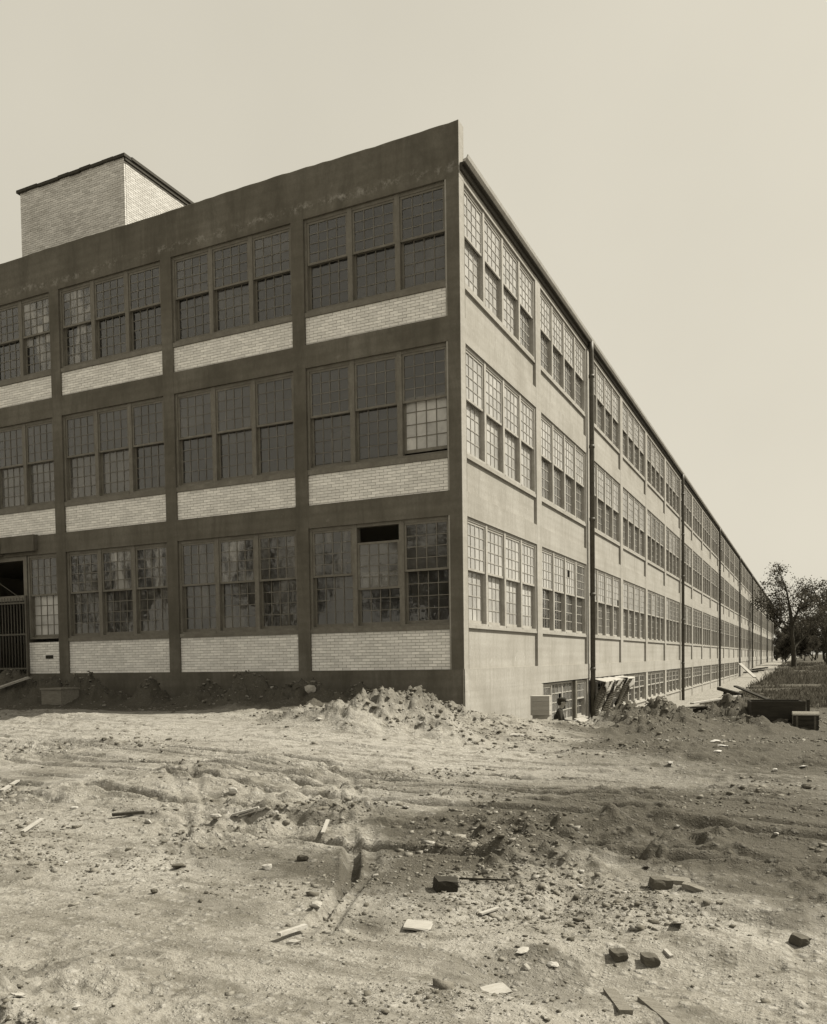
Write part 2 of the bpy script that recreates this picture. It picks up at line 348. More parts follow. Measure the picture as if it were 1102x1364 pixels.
def rut_z(x, y):
    lo = np.zeros_like(x); hi = np.zeros_like(x)
    wig = fbm(x, y, 1.1, 2, 21)*.05
    for k, (P, w, dep) in enumerate(RUTS):
        b0, b1 = P.min(0)-1, P.max(0)+1
        m = (x > b0[0]) & (x < b1[0]) & (y > b0[1]) & (y < b1[1])
        if not m.any(): continue
        X, Y = x[m], y[m]; best = np.full(X.shape, 9.0)
        for a, b in zip(P[:-1], P[1:]):
            ab = b-a; t = np.clip(((X-a[0])*ab[0]+(Y-a[1])*ab[1])/(ab@ab), 0, 1)
            best = np.minimum(best, np.hypot(X-a[0]-t*ab[0], Y-a[1]-t*ab[1]))
        bre = np.clip(1.0+2.2*fbm(X, Y, .45, 3, 60+k), .15, 1.7)
        bre = bre*sst(.05, .7, np.hypot(X-P[0, 0], Y-P[0, 1]))*sst(.05, .7, np.hypot(X-P[-1, 0], Y-P[-1, 1]))
        q = np.maximum(best+wig[m], 0)/w
        lo[m] = np.minimum(lo[m], -bre*dep*np.exp(-q**2.6)); hi[m] = np.maximum(hi[m], bre*dep*.32*np.exp(-((np.abs(q)-1.75)/.6)**2)*np.clip(.7+1.2*fbm(X, Y, 1.5, 2, 80+k), 0, 1.3))
    return lo+hi*(1-np.clip(-lo/.02, 0, 1))
def masks(x, y):
    hz = heap_z(x, y)
    lat = (x-CAM[0])*RT[0]+(y-CAM[1])*RT[1]; fwd = (x-CAM[0])*FW[0]+(y-CAM[1])*FW[1]
    n = fbm(x, y, .35, 4, 31)
    ry = np.interp(x, [-20, -8, -3, 1, 4, 8], [-7.0, -6.6, -6.2, -6.5, -6.9, -7.4])      # centre of the worn road
    road = np.exp(-((y-ry+n*1.2)/1.7)**2)*(1-.62*sst(2.0, 8.0, x))
    n_ = fbm(x, y, .8, 4, 36)
    dark = sst(.8, 5.2, x+n*1.6+n_*2.2)*sst(-13.8, -10.4, y+n*1.5+n_*3)*.98
    dark = np.maximum(dark, np.exp(-((fwd-9.0-n*2)/1.4)**2)*.16)
    dark = np.maximum(dark, sst(.10, .34, fbm(x, y, 1.2, 5, 35, .6))*.52)
    dark = np.maximum(dark, np.clip(hz*2.5, 0, 1.0)*sst(2.0, 3.2, x)); dark = np.maximum(dark, np.clip(hz*1.4, 0, .62))
    dark = np.maximum(dark, sst(-4.6, -3.2, y+n*1.2-.32*np.maximum(x+7, 0))*(x < .5)*.95)  # building's shadow put into the soil colour, along its slanting edge
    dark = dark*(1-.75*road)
    pale = (1-sst(3.2, 4.2, x+fbm(x, y, .5, 2, 33)*.5))*sst(10, 18, y); dark = dark*(1-pale*.95)
    dark = np.where((y > 4) & (x > 3), np.maximum(dark, .55), dark)
    green = sst(8, 16, y+n*8)*sst(3.4, 4.6, x+n*1.0)
    green = np.maximum(green, sst(45, 70, np.hypot(x-3, y)) * (x > 3.2))
    green = np.maximum(green, sst(-28, -20, -y*0+x*0-1e9))
    return hz, dark, green, np.clip(road+pale*.9, 0, 1)
def gz(x, y, full=True):
    x = np.asarray(x, float); y = np.asarray(y, float); sh = x.shape; x = np.atleast_1d(x).ravel(); y = np.atleast_1d(y).ravel()
    hz, dark, green, road = masks(x, y)
    z = base(x, y)+hz
    near = 1-sst(30, 60, np.hypot(x-CAM[0], y-CAM[1]))
    rough = (1-.72*road)*np.clip(.85+2.2*fbm(x, y, .45, 3, 51), .16, 1.6)
    z += fbm(x, y, .22, 3, 1)*.12*sst(0, 3, np.abs(y)+np.maximum(x, 0)*.0+.6)*(y < 4)
    z += fbm(x, y, .7, 2, 2)*.06+(fbm(x, y, 1.6, 3, 12)*.05+fbm(x, y, 3.6, 3, 3)*.035)*rough
    z += np.clip(hz, 0, .5)*(fbm(x, y, 4.2, 4, 4, .6)*.50-.30*np.abs(fbm(x, y, 2.6, 3, 9))+fbm(x, y, 11, 3, 14, .6)*.22)
    if full:
        r = 1-np.abs(fbm(x, y, 7, 3, 7))*2
        z += near*rough*((r-.7)*.015+fbm(x, y, 13, 3, 8, .55)*.017)
        a_, b_ = x*rh[0]+y*rh[1], x*fh[0]+y*fh[1]; fwd = b_-(CAM[0]*fh[0]+CAM[1]*fh[1])
        z += rough*(.25+.75*sst(6.0, 8.0, fwd)*(1-sst(12.5, 14, fwd)))*sst(1, 2.5, fwd)*(1-sst(15, 17, fwd))*(x < 12)*((.30-np.abs(fbm(a_*.13, b_+a_*.06, 1.9, 3, 15, .55)))*.13+fbm(a_*.2, b_, 5.0, 3, 16)*.045)
        lump = np.clip(fbm(x, y, 5.5, 3, 11)-.18, 0, 1); z += near*rough*lump*.10*(.5+dark)
    z += rut_z(x, y)
    return z.reshape(sh) if sh else float(z[0])
def ground_at(u, v, d0=2.5, d1=260):
    """first place where the pixel's ray meets the terrain"""
    d = np.geomspace(d0, d1, 1500); r = ray(u, v); P = CAM[None]+r[None]*d[:, None]
    h = P[:, 2]-gz(P[:, 0], P[:, 1]); i = int(np.argmax(h < 0))
    if h[i] >= 0: i = len(d)-1
    return P[i]
def px_m(p): return float((np.asarray(p)-CAM) @ FW)/FPX      # metres per photo pixel there

# ------------------------------------------------------------------ ground sheet
d_ = [3.0]
while d_[-1] < 4500: d_.append(d_[-1]*(1.0+(.0034 if d_[-1] < 11 else .0019 if d_[-1] < 18.5 else .0036 if d_[-1] < 26 else (.008 if d_[-1] < 90 else .03))))
d_ = np.array(d_)
s_ = np.concatenate([-np.geomspace(6, .80, 26)[:-1], np.linspace(-.80, .74, 800), np.geomspace(.74, 6, 26)[1:]])
O = CAM[:2]-5.0*FW[:2]/np.hypot(*FW[:2]); fh = FW[:2]/np.hypot(*FW[:2]); rh = np.array([fh[1], -fh[0]])
D, S = np.meshgrid(d_, s_, indexing='ij')
GX = O[0]+D*(fh[0]+S*rh[0]); GY = O[1]+D*(fh[1]+S*rh[1])
GZ = gz(GX, GY)
nr, nc = D.shape
idx = np.arange(nr*nc).reshape(nr, nc)
F = np.stack([idx[:-1, :-1], idx[:-1, 1:], idx[1:, 1:], idx[1:, :-1]], -1).reshape(-1, 4)
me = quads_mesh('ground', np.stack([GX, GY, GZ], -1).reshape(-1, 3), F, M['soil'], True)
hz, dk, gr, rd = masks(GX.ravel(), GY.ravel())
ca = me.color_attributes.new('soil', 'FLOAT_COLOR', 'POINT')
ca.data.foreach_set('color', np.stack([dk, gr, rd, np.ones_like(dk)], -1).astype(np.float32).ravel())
go = obj('ground', me); go['kind'] = 'structure'; go['label'] = 'bare rutted soil with spoil heaps around the factory'
mb = MB(); mb.box(-6000, 6000, -6000, 6000, -3.4, -3.2); bo = mb.build('terrain', M['soil']); bo['kind'] = 'structure'

# clods and pebbles lying about (nobody could count them)
def lump_mesh():
    V = np.array([(x, y, z) for z in (-.6, .6) for y in (-.6, .6) for x in (-.6, .6)], float)
    Q = ((0, 2, 3, 1), (4, 5, 7, 6), (0, 1, 5, 4), (2, 6, 7, 3), (0, 4, 6, 2), (1, 3, 7, 5))
    return V, np.array([t for q in Q for t in ((q[0], q[1], q[2]), (q[0], q[2], q[3]))])
LV, LF = lump_mesh()
def scatter_clods():
    n = 110000
    d = np.exp(rng.uniform(math.log(2.6), math.log(26), n)); s = rng.uniform(-.56, .56, n)
    x = CAM[0]+d*(fh[0]+s*rh[0]); y = CAM[1]+d*(fh[1]+s*rh[1])
    hz, dark, green, road = masks(x, y)
    clus = fbm(x, y, .8, 3, 41)
    keep = (rng.random(n) < np.clip(.07+.18*dark+.14*np.exp(-((d-8.8)/2.2)**2)+1.0*np.clip(hz, 0, .6)+clus*1.2-.3*road, .02, 1)) & ~((x < .1) & (y > -.05)) & ~((y > 7) & (x < 3.2)) & (green < .5)
    x, y, hz, d = x[keep], y[keep], hz[keep], d[keep]; n = len(x)
    size = np.exp(rng.normal(math.log(.0068), .62, n))*(1+.8*np.clip(hz, 0, .6)*2)*np.clip(d/6, .7, 1.9)
    size = np.clip(size, .004, .045)
    z = gz(x, y)+size*.05
    V = (LV[None]*(1+rng.uniform(-.45, .5, (n, 8, 1)))+rng.uniform(-.22, .22, (n, 8, 3)))*size[:, None, None]*np.stack([rng.uniform(.8, 1.5, n), rng.uniform(.8, 1.3, n), rng.uniform(.5, .9, n)], -1)[:, None, :]
    a = rng.uniform(0, 6.283, n); ca, sa = np.cos(a)[:, None], np.sin(a)[:, None]
    X = V[..., 0]*ca-V[..., 1]*sa+x[:, None]; Y = V[..., 0]*sa+V[..., 1]*ca+y[:, None]; Z = V[..., 2]+z[:, None]
    F = (LF[None]+8*np.arange(n)[:, None, None]).reshape(-1, 3)
    o = obj('soil_clods', quads_mesh('soil_clods', np.stack([X, Y, Z], -1).reshape(-1, 3), F, M['clod'])); o['kind'] = 'stuff'
    o['label'] = 'loose clods and pebbles strewn over the bare soil'; o['category'] = 'clods'
scatter_clods()

# ------------------------------------------------------------------ factory
fac = empty('factory_building', (0, 0, 0))
tag(fac, 'long three-storey concrete factory with banks of sash windows and pale brick panels', 'factory')
PB = [0.0, 3.97, 7.80]; PT = [.88, 4.70, 8.45]            # panel bottoms / tops
WB = [.98, 4.82, 8.56]; WT = [3.42, 7.25, 10.76]          # window openings
XR = [-.30-4.025*i for i in range(6)]; XL = [-3.98-4.02*i for i in range(6)]
NB = 5; XEND = -20.5
BAY, NR = 6.096, 32
YS = lambda n: BAY*n+.30
YE = lambda n: BAY*(n+1)-.20
YEND = BAY*NR+.3
def part(name, m, *boxes):
    mb = MB()
    for b in boxes: mb.box(*b)
    return mb.build(name, m, fac)
# end wall frame
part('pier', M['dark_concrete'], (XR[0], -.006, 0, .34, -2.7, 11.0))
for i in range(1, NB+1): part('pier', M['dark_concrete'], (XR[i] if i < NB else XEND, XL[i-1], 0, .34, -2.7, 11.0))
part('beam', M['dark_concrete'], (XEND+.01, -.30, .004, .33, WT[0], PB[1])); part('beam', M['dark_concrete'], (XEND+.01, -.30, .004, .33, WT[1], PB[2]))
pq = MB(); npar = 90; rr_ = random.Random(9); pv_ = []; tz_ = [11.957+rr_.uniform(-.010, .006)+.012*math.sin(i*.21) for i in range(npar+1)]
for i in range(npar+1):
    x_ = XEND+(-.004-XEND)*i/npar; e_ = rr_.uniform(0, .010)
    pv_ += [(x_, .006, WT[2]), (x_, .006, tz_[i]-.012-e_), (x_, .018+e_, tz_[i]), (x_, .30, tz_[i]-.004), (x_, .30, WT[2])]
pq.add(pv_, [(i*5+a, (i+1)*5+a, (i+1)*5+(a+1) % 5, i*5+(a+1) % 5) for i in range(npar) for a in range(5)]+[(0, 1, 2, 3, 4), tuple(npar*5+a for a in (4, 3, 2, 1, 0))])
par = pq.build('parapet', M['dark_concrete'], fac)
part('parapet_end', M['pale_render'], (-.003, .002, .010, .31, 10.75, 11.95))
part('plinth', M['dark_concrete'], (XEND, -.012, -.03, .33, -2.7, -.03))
# long wall frame
part('corner_pier', M['pale_render'], (-.34, 0, .012, .30, -2.7, 11.05))
pm = MB(); pm.box(-.34, 0, YE(0), YS(1), -2.7, 11.0); pme = pm.mesh('wall_pier', M['pale_render'])
for n in range(NR-1): obj('pier', pme, fac, (0, BAY*n, 0))
part('pier', M['pale_render'], (-.34, 0, YE(NR-1), YEND, -2.7, 11.0))
for z0, z1 in ((WT[0], PB[1]), (WT[1], PB[2]), (WT[2], 11.0)): part('beam', M['pale_render'], (-.335, -.004, .05, YEND-.01, z0, z1))
part('base_band', M['pale_render'], (-.335, .014, .014, YEND-.01, -.52, -.02))
sm = MB(); sm.box(-.30, -.075, YS(0)-.02, YE(0)+.02, 0, 1); 
for s in range(3):
    sm = MB(); sm.box(-.30, -.075, YS(0)-.02, YE(0)+.02, PB[s]-.05, PT[s]+.03); sme = sm.mesh('spandrel', M['pale_render'])
    sl_ = MB(); sl_.box(-.30, -.02, YS(0)-.015, YE(0)+.015, PT[s]+.03, WB[s]); sle = sl_.mesh('sill', M['pale_render'])
    for n in range(NR): obj('spandrel', sme, fac, (0, BAY*n, 0)); obj('sill', sle, fac, (0, BAY*n, 0))
# back walls, floors, roof
part('rear_wall', M['interior'], (XEND-.3, XEND, 0.01, YEND, -2.7, 11.2)); part('far_wall', M['pale_render'], (XEND, -.02, YEND, YEND+.3, -2.7, 11.5))
for z in (PB[0]-.02, PB[1], PB[2]): part('floor_slab', M['interior'], (XEND, -.345, .345, YEND, z-.40, z-.02))
part('roof', M['tar'], (XEND, -.05, .302, YEND, 10.80, 11.02))
ic = MB(); ic.box(-.25, .25, -.2, .3, -.02, 3.43); ice = ic.mesh('column', M['interior'])
for s in range(3):
    for n in range(1, 5):
        for x in (-6.4, -13.5): obj('column', ice, fac, (x, BAY*n, PB[s]))
part('inner_partition', M['interior'], (-19.6, -.5, 26, 26.2, -2.6, 11))
# eave with gutter
mb = MB(); mb.box(-.05, .13, .06, YEND, 11.02, 11.06); mb.box(.0, .05, .06, YEND, 10.90, 11.02); mb.build('eave', M['soffit'], fac)
mb = MB(); prof = [(.08, 11.06), (.13, 11.05), (.19, 11.10), (.21, 11.17), (.19, 11.175), (.16, 11.12), (.08, 11.10)]
k = len(prof); ys = [.05]+[BAY*4*i for i in range(1, 8)]+[YEND]
for a, b in zip(ys[:-1], ys[1:]):
    vsx = [(x, y, z) for y in (a, b+.004) for x, z in prof]
    mb.add(vsx, [(i, (i+1) % k, k+(i+1) % k, k+i) for i in range(k)]+[tuple(range(k))[::-1], tuple(range(k, 2*k))])
mb.build('gutter', M['gutter'], fac)
part('roof_edge', M['tar'], (-.3, .15, .31, YEND, 11.11, 11.16))
# downpipes
dp = MB(); dp.tube([(.135, 0, 11.08), (.135, 0, 10.75), (.14, 0, 10.45), (.14, 0, -2.6)], .085, 12)
for z in (9.9, 7.5, 5.0, 2.4, -.2): dp.tube([(.14, 0, z-.05), (.14, 0, z+.05)], .10, 12)
dpe = dp.mesh('downpipe', M['iron'])
PIPES = [2, 6, 10, 14, 18, 22, 26, 30]
for n in PIPES: obj('downpipe', dpe, fac, (0, BAY*n+.055, 0))

# --- windows.  local x across, y inwards, z up, origin bottom centre
def sash(w, z0, z1, y, cols, rows, bot=.07, mu=.019, t=.04):
    mb = MB(); st = .052; x0, x1 = -w/2, w/2
    mb.box(x0, x0+st, y, y+t, z0, z1); mb.box(x1-st, x1, y, y+t, z0, z1)
    mb.box(x0+st, x1-st, y+.001, y+t, z1-st, z1); mb.box(x0+st, x1-st, y+.001, y+t, z0, z0+bot)
    gx0, gx1, gz0, gz1 = x0+st, x1-st, z0+bot, z1-st
    for c in range(1, cols):
        x = gx0+(gx1-gx0)*c/cols; mb.box(x-mu/2, x+mu/2, y+.005, y+t-.006, gz0, gz1)
    for r in range(1, rows):
        z = gz0+(gz1-gz0)*r/rows; mb.box(gx0, gx1, y+.008, y+t-.008, z-mu/2, z+mu/2)
    cells = [(gx0+(gx1-gx0)*c/cols, gx0+(gx1-gx0)*(c+1)/cols, gz0+(gz1-gz0)*r/rows, gz0+(gz1-gz0)*(r+1)/rows) for r in range(rows) for c in range(cols)]
    return mb, cells, y+t*.5
def pane_quad(mb, cell, y, mat=0, seed=None, tilt=.004):
    x0, x1, z0, z1 = cell; a, b = random.uniform(-tilt, tilt), random.uniform(-tilt, tilt); hx, hz = (x1-x0)/2, (z1-z0)/2
    mb.add([(x0, y-a*hx*1-b*hz, z0), (x1, y+a*hx-b*hz, z0), (x1, y+a*hx+b*hz, z1), (x0, y-a*hx+b*hz, z1)], [(0, 1, 2, 3)], mat)
CACHE = {}
def window_meshes(w, h, cols, rows, pale, basement=False):
    key = (w, h, cols, rows, pale)
    if key in CACHE: return CACHE[key]
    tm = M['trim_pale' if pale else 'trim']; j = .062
    fr = MB(); fr.box(-w/2, -w/2+j, 0, .19, 0, h); fr.box(w/2-j, w/2, 0, .19, 0, h); fr.box(-w/2+j, w/2-j, .012, .17, h-.075, h); fr.box(-w/2+j, w/2-j, -.01, .17, 0, .05)
    iw = w-2*j; mid = h*.525
    up, uc, uy = sash(iw, mid-.03, h-.075, .028, cols, rows, .05)
    lo, lc, ly = sash(iw, .05, mid+.028, .105, cols, rows, .075)
    variants = []
    for k in range(4):
        a, b = MB(), MB()
        for c in uc: pane_quad(a, c, uy)
        for c in lc: pane_quad(b, c, ly)
        variants.append((a, b))
    r = dict(frame=fr.mesh('window_frame', tm), up=up.mesh('sash_bars', tm), lo=lo.mesh('sash_bars', tm), var=variants, uc=uc, lc=lc, uy=uy, ly=ly, raw=(fr, up, lo), pane={}, tm=tm)
    CACHE[key] = r; return r
def panes_me(r, k, which, gm):
    key = (k, which, gm)
    if key not in r['pane']: r['pane'][key] = r['var'][k][which].mesh('panes', M[gm])
    return r['pane'][key]
NWIN = [0]
def window(w, h, loc, rz, pale, cols=4, rows=4, glass=('glass', 'glass'), drop=0.0, lift=0.0, single=False, name='window', gone=()):
    r = window_meshes(w, h, cols, rows, pale)
    wo = obj(name, r['frame'], fac, loc, rz)
    us = obj('upper_sash', r['up'], wo, (0, 0, -drop)); ls = obj('lower_sash', r['lo'], wo, (0, 0, lift))
    k = random.randrange(4)
    if single:
        for cells, y, gm, off in ((r['uc'], r['uy'], glass[0], -drop), (r['lc'], r['ly'], glass[1], lift)):
            pk = ('one', gm)
            if pk not in r['pane']:
                hx, hz = (cells[0][1]-cells[0][0])/2, (cells[0][3]-cells[0][2])/2
                q = MB(); q.add([(-hx, 0, -hz), (hx, 0, -hz), (hx, 0, hz), (-hx, 0, hz)], [(0, 1, 2, 3)]); r['pane'][pk] = q.mesh('pane', M[gm])
            c0 = cells[0]
            hx0, hz0 = r.setdefault('ref', ((uc0 := r['uc'][0])[1]-uc0[0], r['uc'][0][3]-r['uc'][0][2]))
            for c in cells:
                po = obj('pane', r['pane'][pk], wo, ((c[0]+c[1])/2, y, (c[2]+c[3])/2+off))
                po.rotation_euler = (random.uniform(-.005, .005), 0, random.uniform(-.005, .005))
    else:
        for which, gm, off in ((0, glass[0], -drop), (1, glass[1], lift)):
            if gone and which == 0:
                q = MB()
                for ci, c in enumerate(r['uc']):
                    if ci not in gone: pane_quad(q, c, r['uy'])
                pm_ = q.mesh('panes', M[gm])
            else: pm_ = panes_me(r, k, which, gm)
            po = obj('panes', pm_, wo, (0, 0, off)); po['kind'] = 'stuff'
    return wo
# end wall: three sash windows a bay
for b in range(NB):
    x0, x1 = XL[b], XR[b]; W = (x1-x0)/3
    for s in range(3):
        if not (b == 3 and s == 0):
            mb = MB(); mb.box(x0-.01, x1+.01, .015, .32, PT[s], WB[s]); mb.build('sill', M['trim'], fac)
        for i in range(3):
            gl = ['glass', 'glass']; drop = lift = 0
            q_ = (b*7+s*5+i*3) % 11
            if q_ in (1, 4, 6): gl[0] = 'glass_sheen'
            if q_ in (2, 4, 9): gl[1] = 'glass_sheen'
            if s == 0 and b in (1, 2): gl = ['glass_streaked', 'glass_streaked']
            if s == 0 and b == 0 and i == 0: gl = ['glass_streaked', 'glass']
            if s == 0 and b == 0 and i == 1: drop = .36; gl = ['glass_dusty', 'glass']
            if s == 1 and b == 0 and i == 2: gl = ['glass', 'glass_white']; lift = .07
            if s == 1 and b == 3: gl = ['glass', 'glass_dusty']
            if s == 1 and b == 2 and i < 2: gl = ['glass', 'glass_dusty']
            if s == 2 and (b, i) in ((2, 0), (3, 2)): gl = ['glass_patchy', 'glass_patchy']
            if s == 0 and (b, i) in ((1, 1), (2, 1), (2, 2)): gl = ['glass_patchy', 'glass_streaked']
            if s == 2 and b == 0 and i == 2: gl = ['glass', 'glass_sheen']
            if b == 3 and s == 0:
                if i < 2: continue
                gl = ['glass_streaked', 'glass_white']
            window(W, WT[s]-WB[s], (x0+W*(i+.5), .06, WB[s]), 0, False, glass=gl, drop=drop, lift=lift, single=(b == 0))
# long wall: four a bay
WR = (YE(0)-YS(0))/4
NEARB = 21
far = MB()
for n in range(NR):
    for s in range(3):
        for i in range(4):
            y = YS(n)+WR*(i+.5); h = WT[s]-WB[s]
            if n < NEARB:
                gl = ('glass_dust_sheen', 'glass_dust_sheen') if n == 0 and (s < 2 or i < 3) else ('glass_dust_sheen', 'glass_dusty') if n < 4 else random.choice([('glass_dusty', 'glass'), ('glass_dust_sheen', 'glass')]) if n < 7 else random.choice([('glass', 'glass'), ('glass_dusty', 'glass')])
                if n == 1 and s == 0: gl = ('glass_dust_sheen' if i < 3 else 'glass_dusty', 'glass')
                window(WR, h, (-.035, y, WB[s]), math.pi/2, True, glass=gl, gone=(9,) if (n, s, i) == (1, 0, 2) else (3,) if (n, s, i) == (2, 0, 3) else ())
            else:
                r = window_meshes(WR, h, 4, 4, True)
                for mbx, mi in ((r['raw'][0], 0), (r['raw'][1], 0), (r['raw'][2], 0), (r['var'][0][0], 1), (r['var'][0][1], 1)):
                    far.add([(-p[1]-.035, p[0]+y, p[2]+WB[s]) for p in mbx.v], mbx.f, mi)
fo = far.build('distant_windows', [M['trim_pale'], M['glass']], fac); fo['kind'] = 'stuff'
# basement: blank first bay, door bay, then window bays
BT, BB = -.56, -1.84
part('basement_wall', M['pale_render'], (-.30, .012, .02, YS(1)-.2, -2.7, -.5))
bs = MB(); bs.box(-.30, -.03, YS(0)-.02, YE(0)+.02, -2.7, BB-.05); bse = bs.mesh('basement_spandrel', M['pale_render'])
bsl = MB(); bsl.box(-.30, .02, YS(0)-.015, YE(0)+.015, BB-.05, BB); bsle = bsl.mesh('sill', M['pale_render'])
for n in range(2, 14):
    obj('basement_spandrel', bse, fac, (0, BAY*n, 0)); obj('sill', bsle, fac, (0, BAY*n, 0))
    for i in range(4): window(WR, BT-BB, (-.06, YS(n)+WR*(i+.5), BB), math.pi/2, True, 2, 2, ('glass', 'glass'), name='basement_window')
part('basement_wall', M['pale_render'], (-.30, -.03, YS(14), YEND-.02, -2.7, -.5))
# door bay: side light, pair of glazed doors, post, sash window
y0, y1 = YS(1), YE(1)
window(1.15, BT-BB, (-.06, y0+.6, BB), math.pi/2, True, 4, 2, ('glass_dusty', 'glass_dusty'), name='basement_window')
window(1.45, BT-BB, (-.06, y1-.78, BB), math.pi/2, True, 3, 2, ('glass_dusty', 'glass'), name='basement_window')
part('sill', M['pale_render'], (-.30, .02, y0, y0+1.2, BB-.05, BB), (-.30, .021, y1-1.52, y1, BB-.05, BB))
part('basement_spandrel', M['pale_render'], (-.30, -.03, y0, y0+1.2, -2.7, BB-.05), (-.30, -.031, y1-1.52, y1, -2.7, BB-.05))
part('door_post', M['trim'], (-.25, .0, y1-1.70, y1-1.50, -2.7, BT))
for q in range(2):
    w_ = (y1-1.70-y0-1.2)/2; yc = y0+1.2+w_*(q+.5)
    mb, cells, gy = sash(w_, -2.12, BT, .04, 3, 4, .38, .03, .05)
    d = mb.build('door', M['trim_pale'], fac, (-.06, yc, 0)); d.rotation_euler = (0, 0, math.pi/2)
    q2 = MB()
    for ci, c in enumerate(cells):
        if (q, ci) in ((0, 8), (1, 3)): continue
        pane_quad(q2, c, gy)
    po = q2.build('panes', M['glass_dusty'], d); po['kind'] = 'stuff'
    hd = MB(); hd.tube([(w_*.36*(1 if q == 0 else -1), .02, -1.35), (w_*.36*(1 if q == 0 else -1), .0, -1.25)], .018, 6); hd.build('handle', M['iron'], d)

# --- brick panels of the end wall
BW, BH, JT = .202, .0560, .0115
def course_bricks(x0, x1, z0, z1):
    nz = max(1, round((z1-z0)/(BH+JT))); ch = (z1-z0)/nz; out = []
    for r in range(nz):
        x = x0+JT*.5 - (0 if r % 2 == 0 else (BW+JT)/2)
        while x < x1-JT:
            a, b = max(x, x0+JT*.4), min(x+BW, x1-JT*.4)
            if b-a > .03: out.append((a, b, z0+ch*r+JT*.5, z0+ch*(r+1)-JT*.5))
            x += BW+JT
    return out
stuffb = MB(); one = None
for b in range(NB):
    for s in range(3):
        x0, x1 = XL[b]-.005, XR[b]+.005
        if b == 3 and s == 0: x0 = XR[3]-1.25
        bp = MB(); bp.box(x0, x1, .066, .30, PB[s]-.06, PT[s]+.003); bpo = bp.build('brick_panel', M['mortar'], fac)
        for a, c, z0, z1 in course_bricks(x0, x1, PB[s]-.03, PT[s]):
            dy = .056+random.uniform(-.004, .004)
            if b == 0 and s == 0:
                if one is None:
                    q = MB(); e = .004
                    vs_ = [(sx*(.5), 0.10, sz*.5) for sx, sz in ((-1, -1), (1, -1), (1, 1), (-1, 1))]+[(sx*.5, .004, sz*.5) for sx, sz in ((-1, -1), (1, -1), (1, 1), (-1, 1))]+[(sx*.488, 0, sz*.46) for sx, sz in ((-1, -1), (1, -1), (1, 1), (-1, 1))]
                    fs_ = []
                    for t in (0, 4):
                        for i in range(4): fs_.append((t+i, t+4+i, t+4+(i+1) % 4, t+(i+1) % 4))
                    fs_.append((8, 9, 10, 11)); q.add(vs_, fs_); one = q.mesh('brick', M['brick'])
                o = obj('brick', one, bpo, ((a+c)/2, dy, (z0+z1)/2)); o.scale = (c-a, 1, z1-z0); o.rotation_euler = (random.uniform(-.02, .02), random.uniform(-.008, .008), random.uniform(-.008, .008))
            else: stuffb.box(a, c, dy, .10, z0+random.uniform(-.002, .002), z1+random.uniform(-.002, .002))
vp = on_y(66, 875, .05); part('vent', M['wood_dark'], (vp[0]-.14, vp[0]+.14, .035, .08, vp[2]-.05, vp[2]+.05))
so = stuffb.build('bricks', M['brick'], fac); so['kind'] = 'stuff'

# --- penthouse on the roof
px1, px0, py0, py1, pz = -12.2, -16.75, 3.0, 8.5, 15.98
pent = part('penthouse', M['mortar'], (px0+.01, px1-.01, py0+.01, py1-.01, 10.9, pz))
pb = MB()
for a, c, z0, z1 in course_bricks(px0, px1, 11.1, pz): 
    d = random.uniform(-.004, .004); pb.box(a, c, py0-.003+d, py0+.05, z0, z1)
ps = MB()
for a, c, z0, z1 in course_bricks(py0+.06, py1, 11.1, pz):
    d = random.uniform(-.003, .003); ps.box(px1-.05, px1+.003+d, a, c, z0, z1)
o = pb.build('bricks', M['penthouse_brick'], pent); o['kind'] = 'stuff'
o = ps.build('bricks', M['pent_side'], pent); o['kind'] = 'stuff'
mb = MB()
nseg = 10
for i in range(nseg):   # uneven tarred coping
    a, b = px0-.08+(px1-px0+.16)*i/nseg, px0-.08+(px1-px0+.16)*(i+1)/nseg; dz = random.uniform(-.02, .02)
    mb.box(a, b+.002, py0-.08+random.uniform(-.02, .01), py0+.25, pz-.03+dz, pz+.06+dz)
mb.build('coping', M['tar'], pent)
mb = MB(); mb.box(px1-.2, px1+.10, py0+.26, py1+.1, pz-.02, pz+.07); mb.box(px1-.02, px1+.06, py0+.0, py1, pz-.13, pz-.02); mb.build('eave', M['soffit'], pent)

# --- entrance in the fourth bay: dark opening with transom frame, gate of iron bars
ex0, ex1 = XL[3], XR[3]-1.26
part('door_frame', M['trim'], (ex1-.14, ex1, .05, .28, -.3, WT[0]), (ex0, ex1-.14, .06, .26, 2.12, 2.28), (ex0, ex1-.14, .06, .26, WT[0]-.12, WT[0]))
part('canopy', M['dark_concrete'], (XL[3]-.3, XR[3]-2.15, -.16, .1, 3.45, 4.0), (XR[3]-2.12, XR[3]-.75, -.13, .1, 3.52, 3.99))
gt = empty('iron_gate', (0, -.10, 0)); tag(gt, 'black iron bar gate across the factory entrance', 'gate')
gx0, gx1 = ex0-1.0, XR[3]-1.16
for z in (.10, 1.10, 2.02): 
    mb = MB(); mb.box(gx0, gx1, -.02, .02, z, z+.05); mb.build('rail', M['iron'], gt)
x = gx0; bm_ = None
while x < gx1:
    if bm_ is None: q = MB(); q.tube([(0, 0, -.5), (0, 0, 2.2)], .013, 6); bm_ = q.mesh('bar', M['iron'])
    obj('bar', bm_, gt, (x, 0, 0)); x += .125
mb = MB(); mb.box(gx1-.03, gx1+.03, -.03, .03, -.6, 2.25); mb.build('gate_post', M['iron'], gt)
mb = MB(); mb.bar((gx1-1.5, -.01, 2.9), (gx1-.05, -.02, 2.1), .015, .015); mb.bar((gx1-1.5, -.01, 2.9), (gx1-2.2, -.02, 2.3), .015, .015); mb.build('stay_rod', M['iron'], gt)

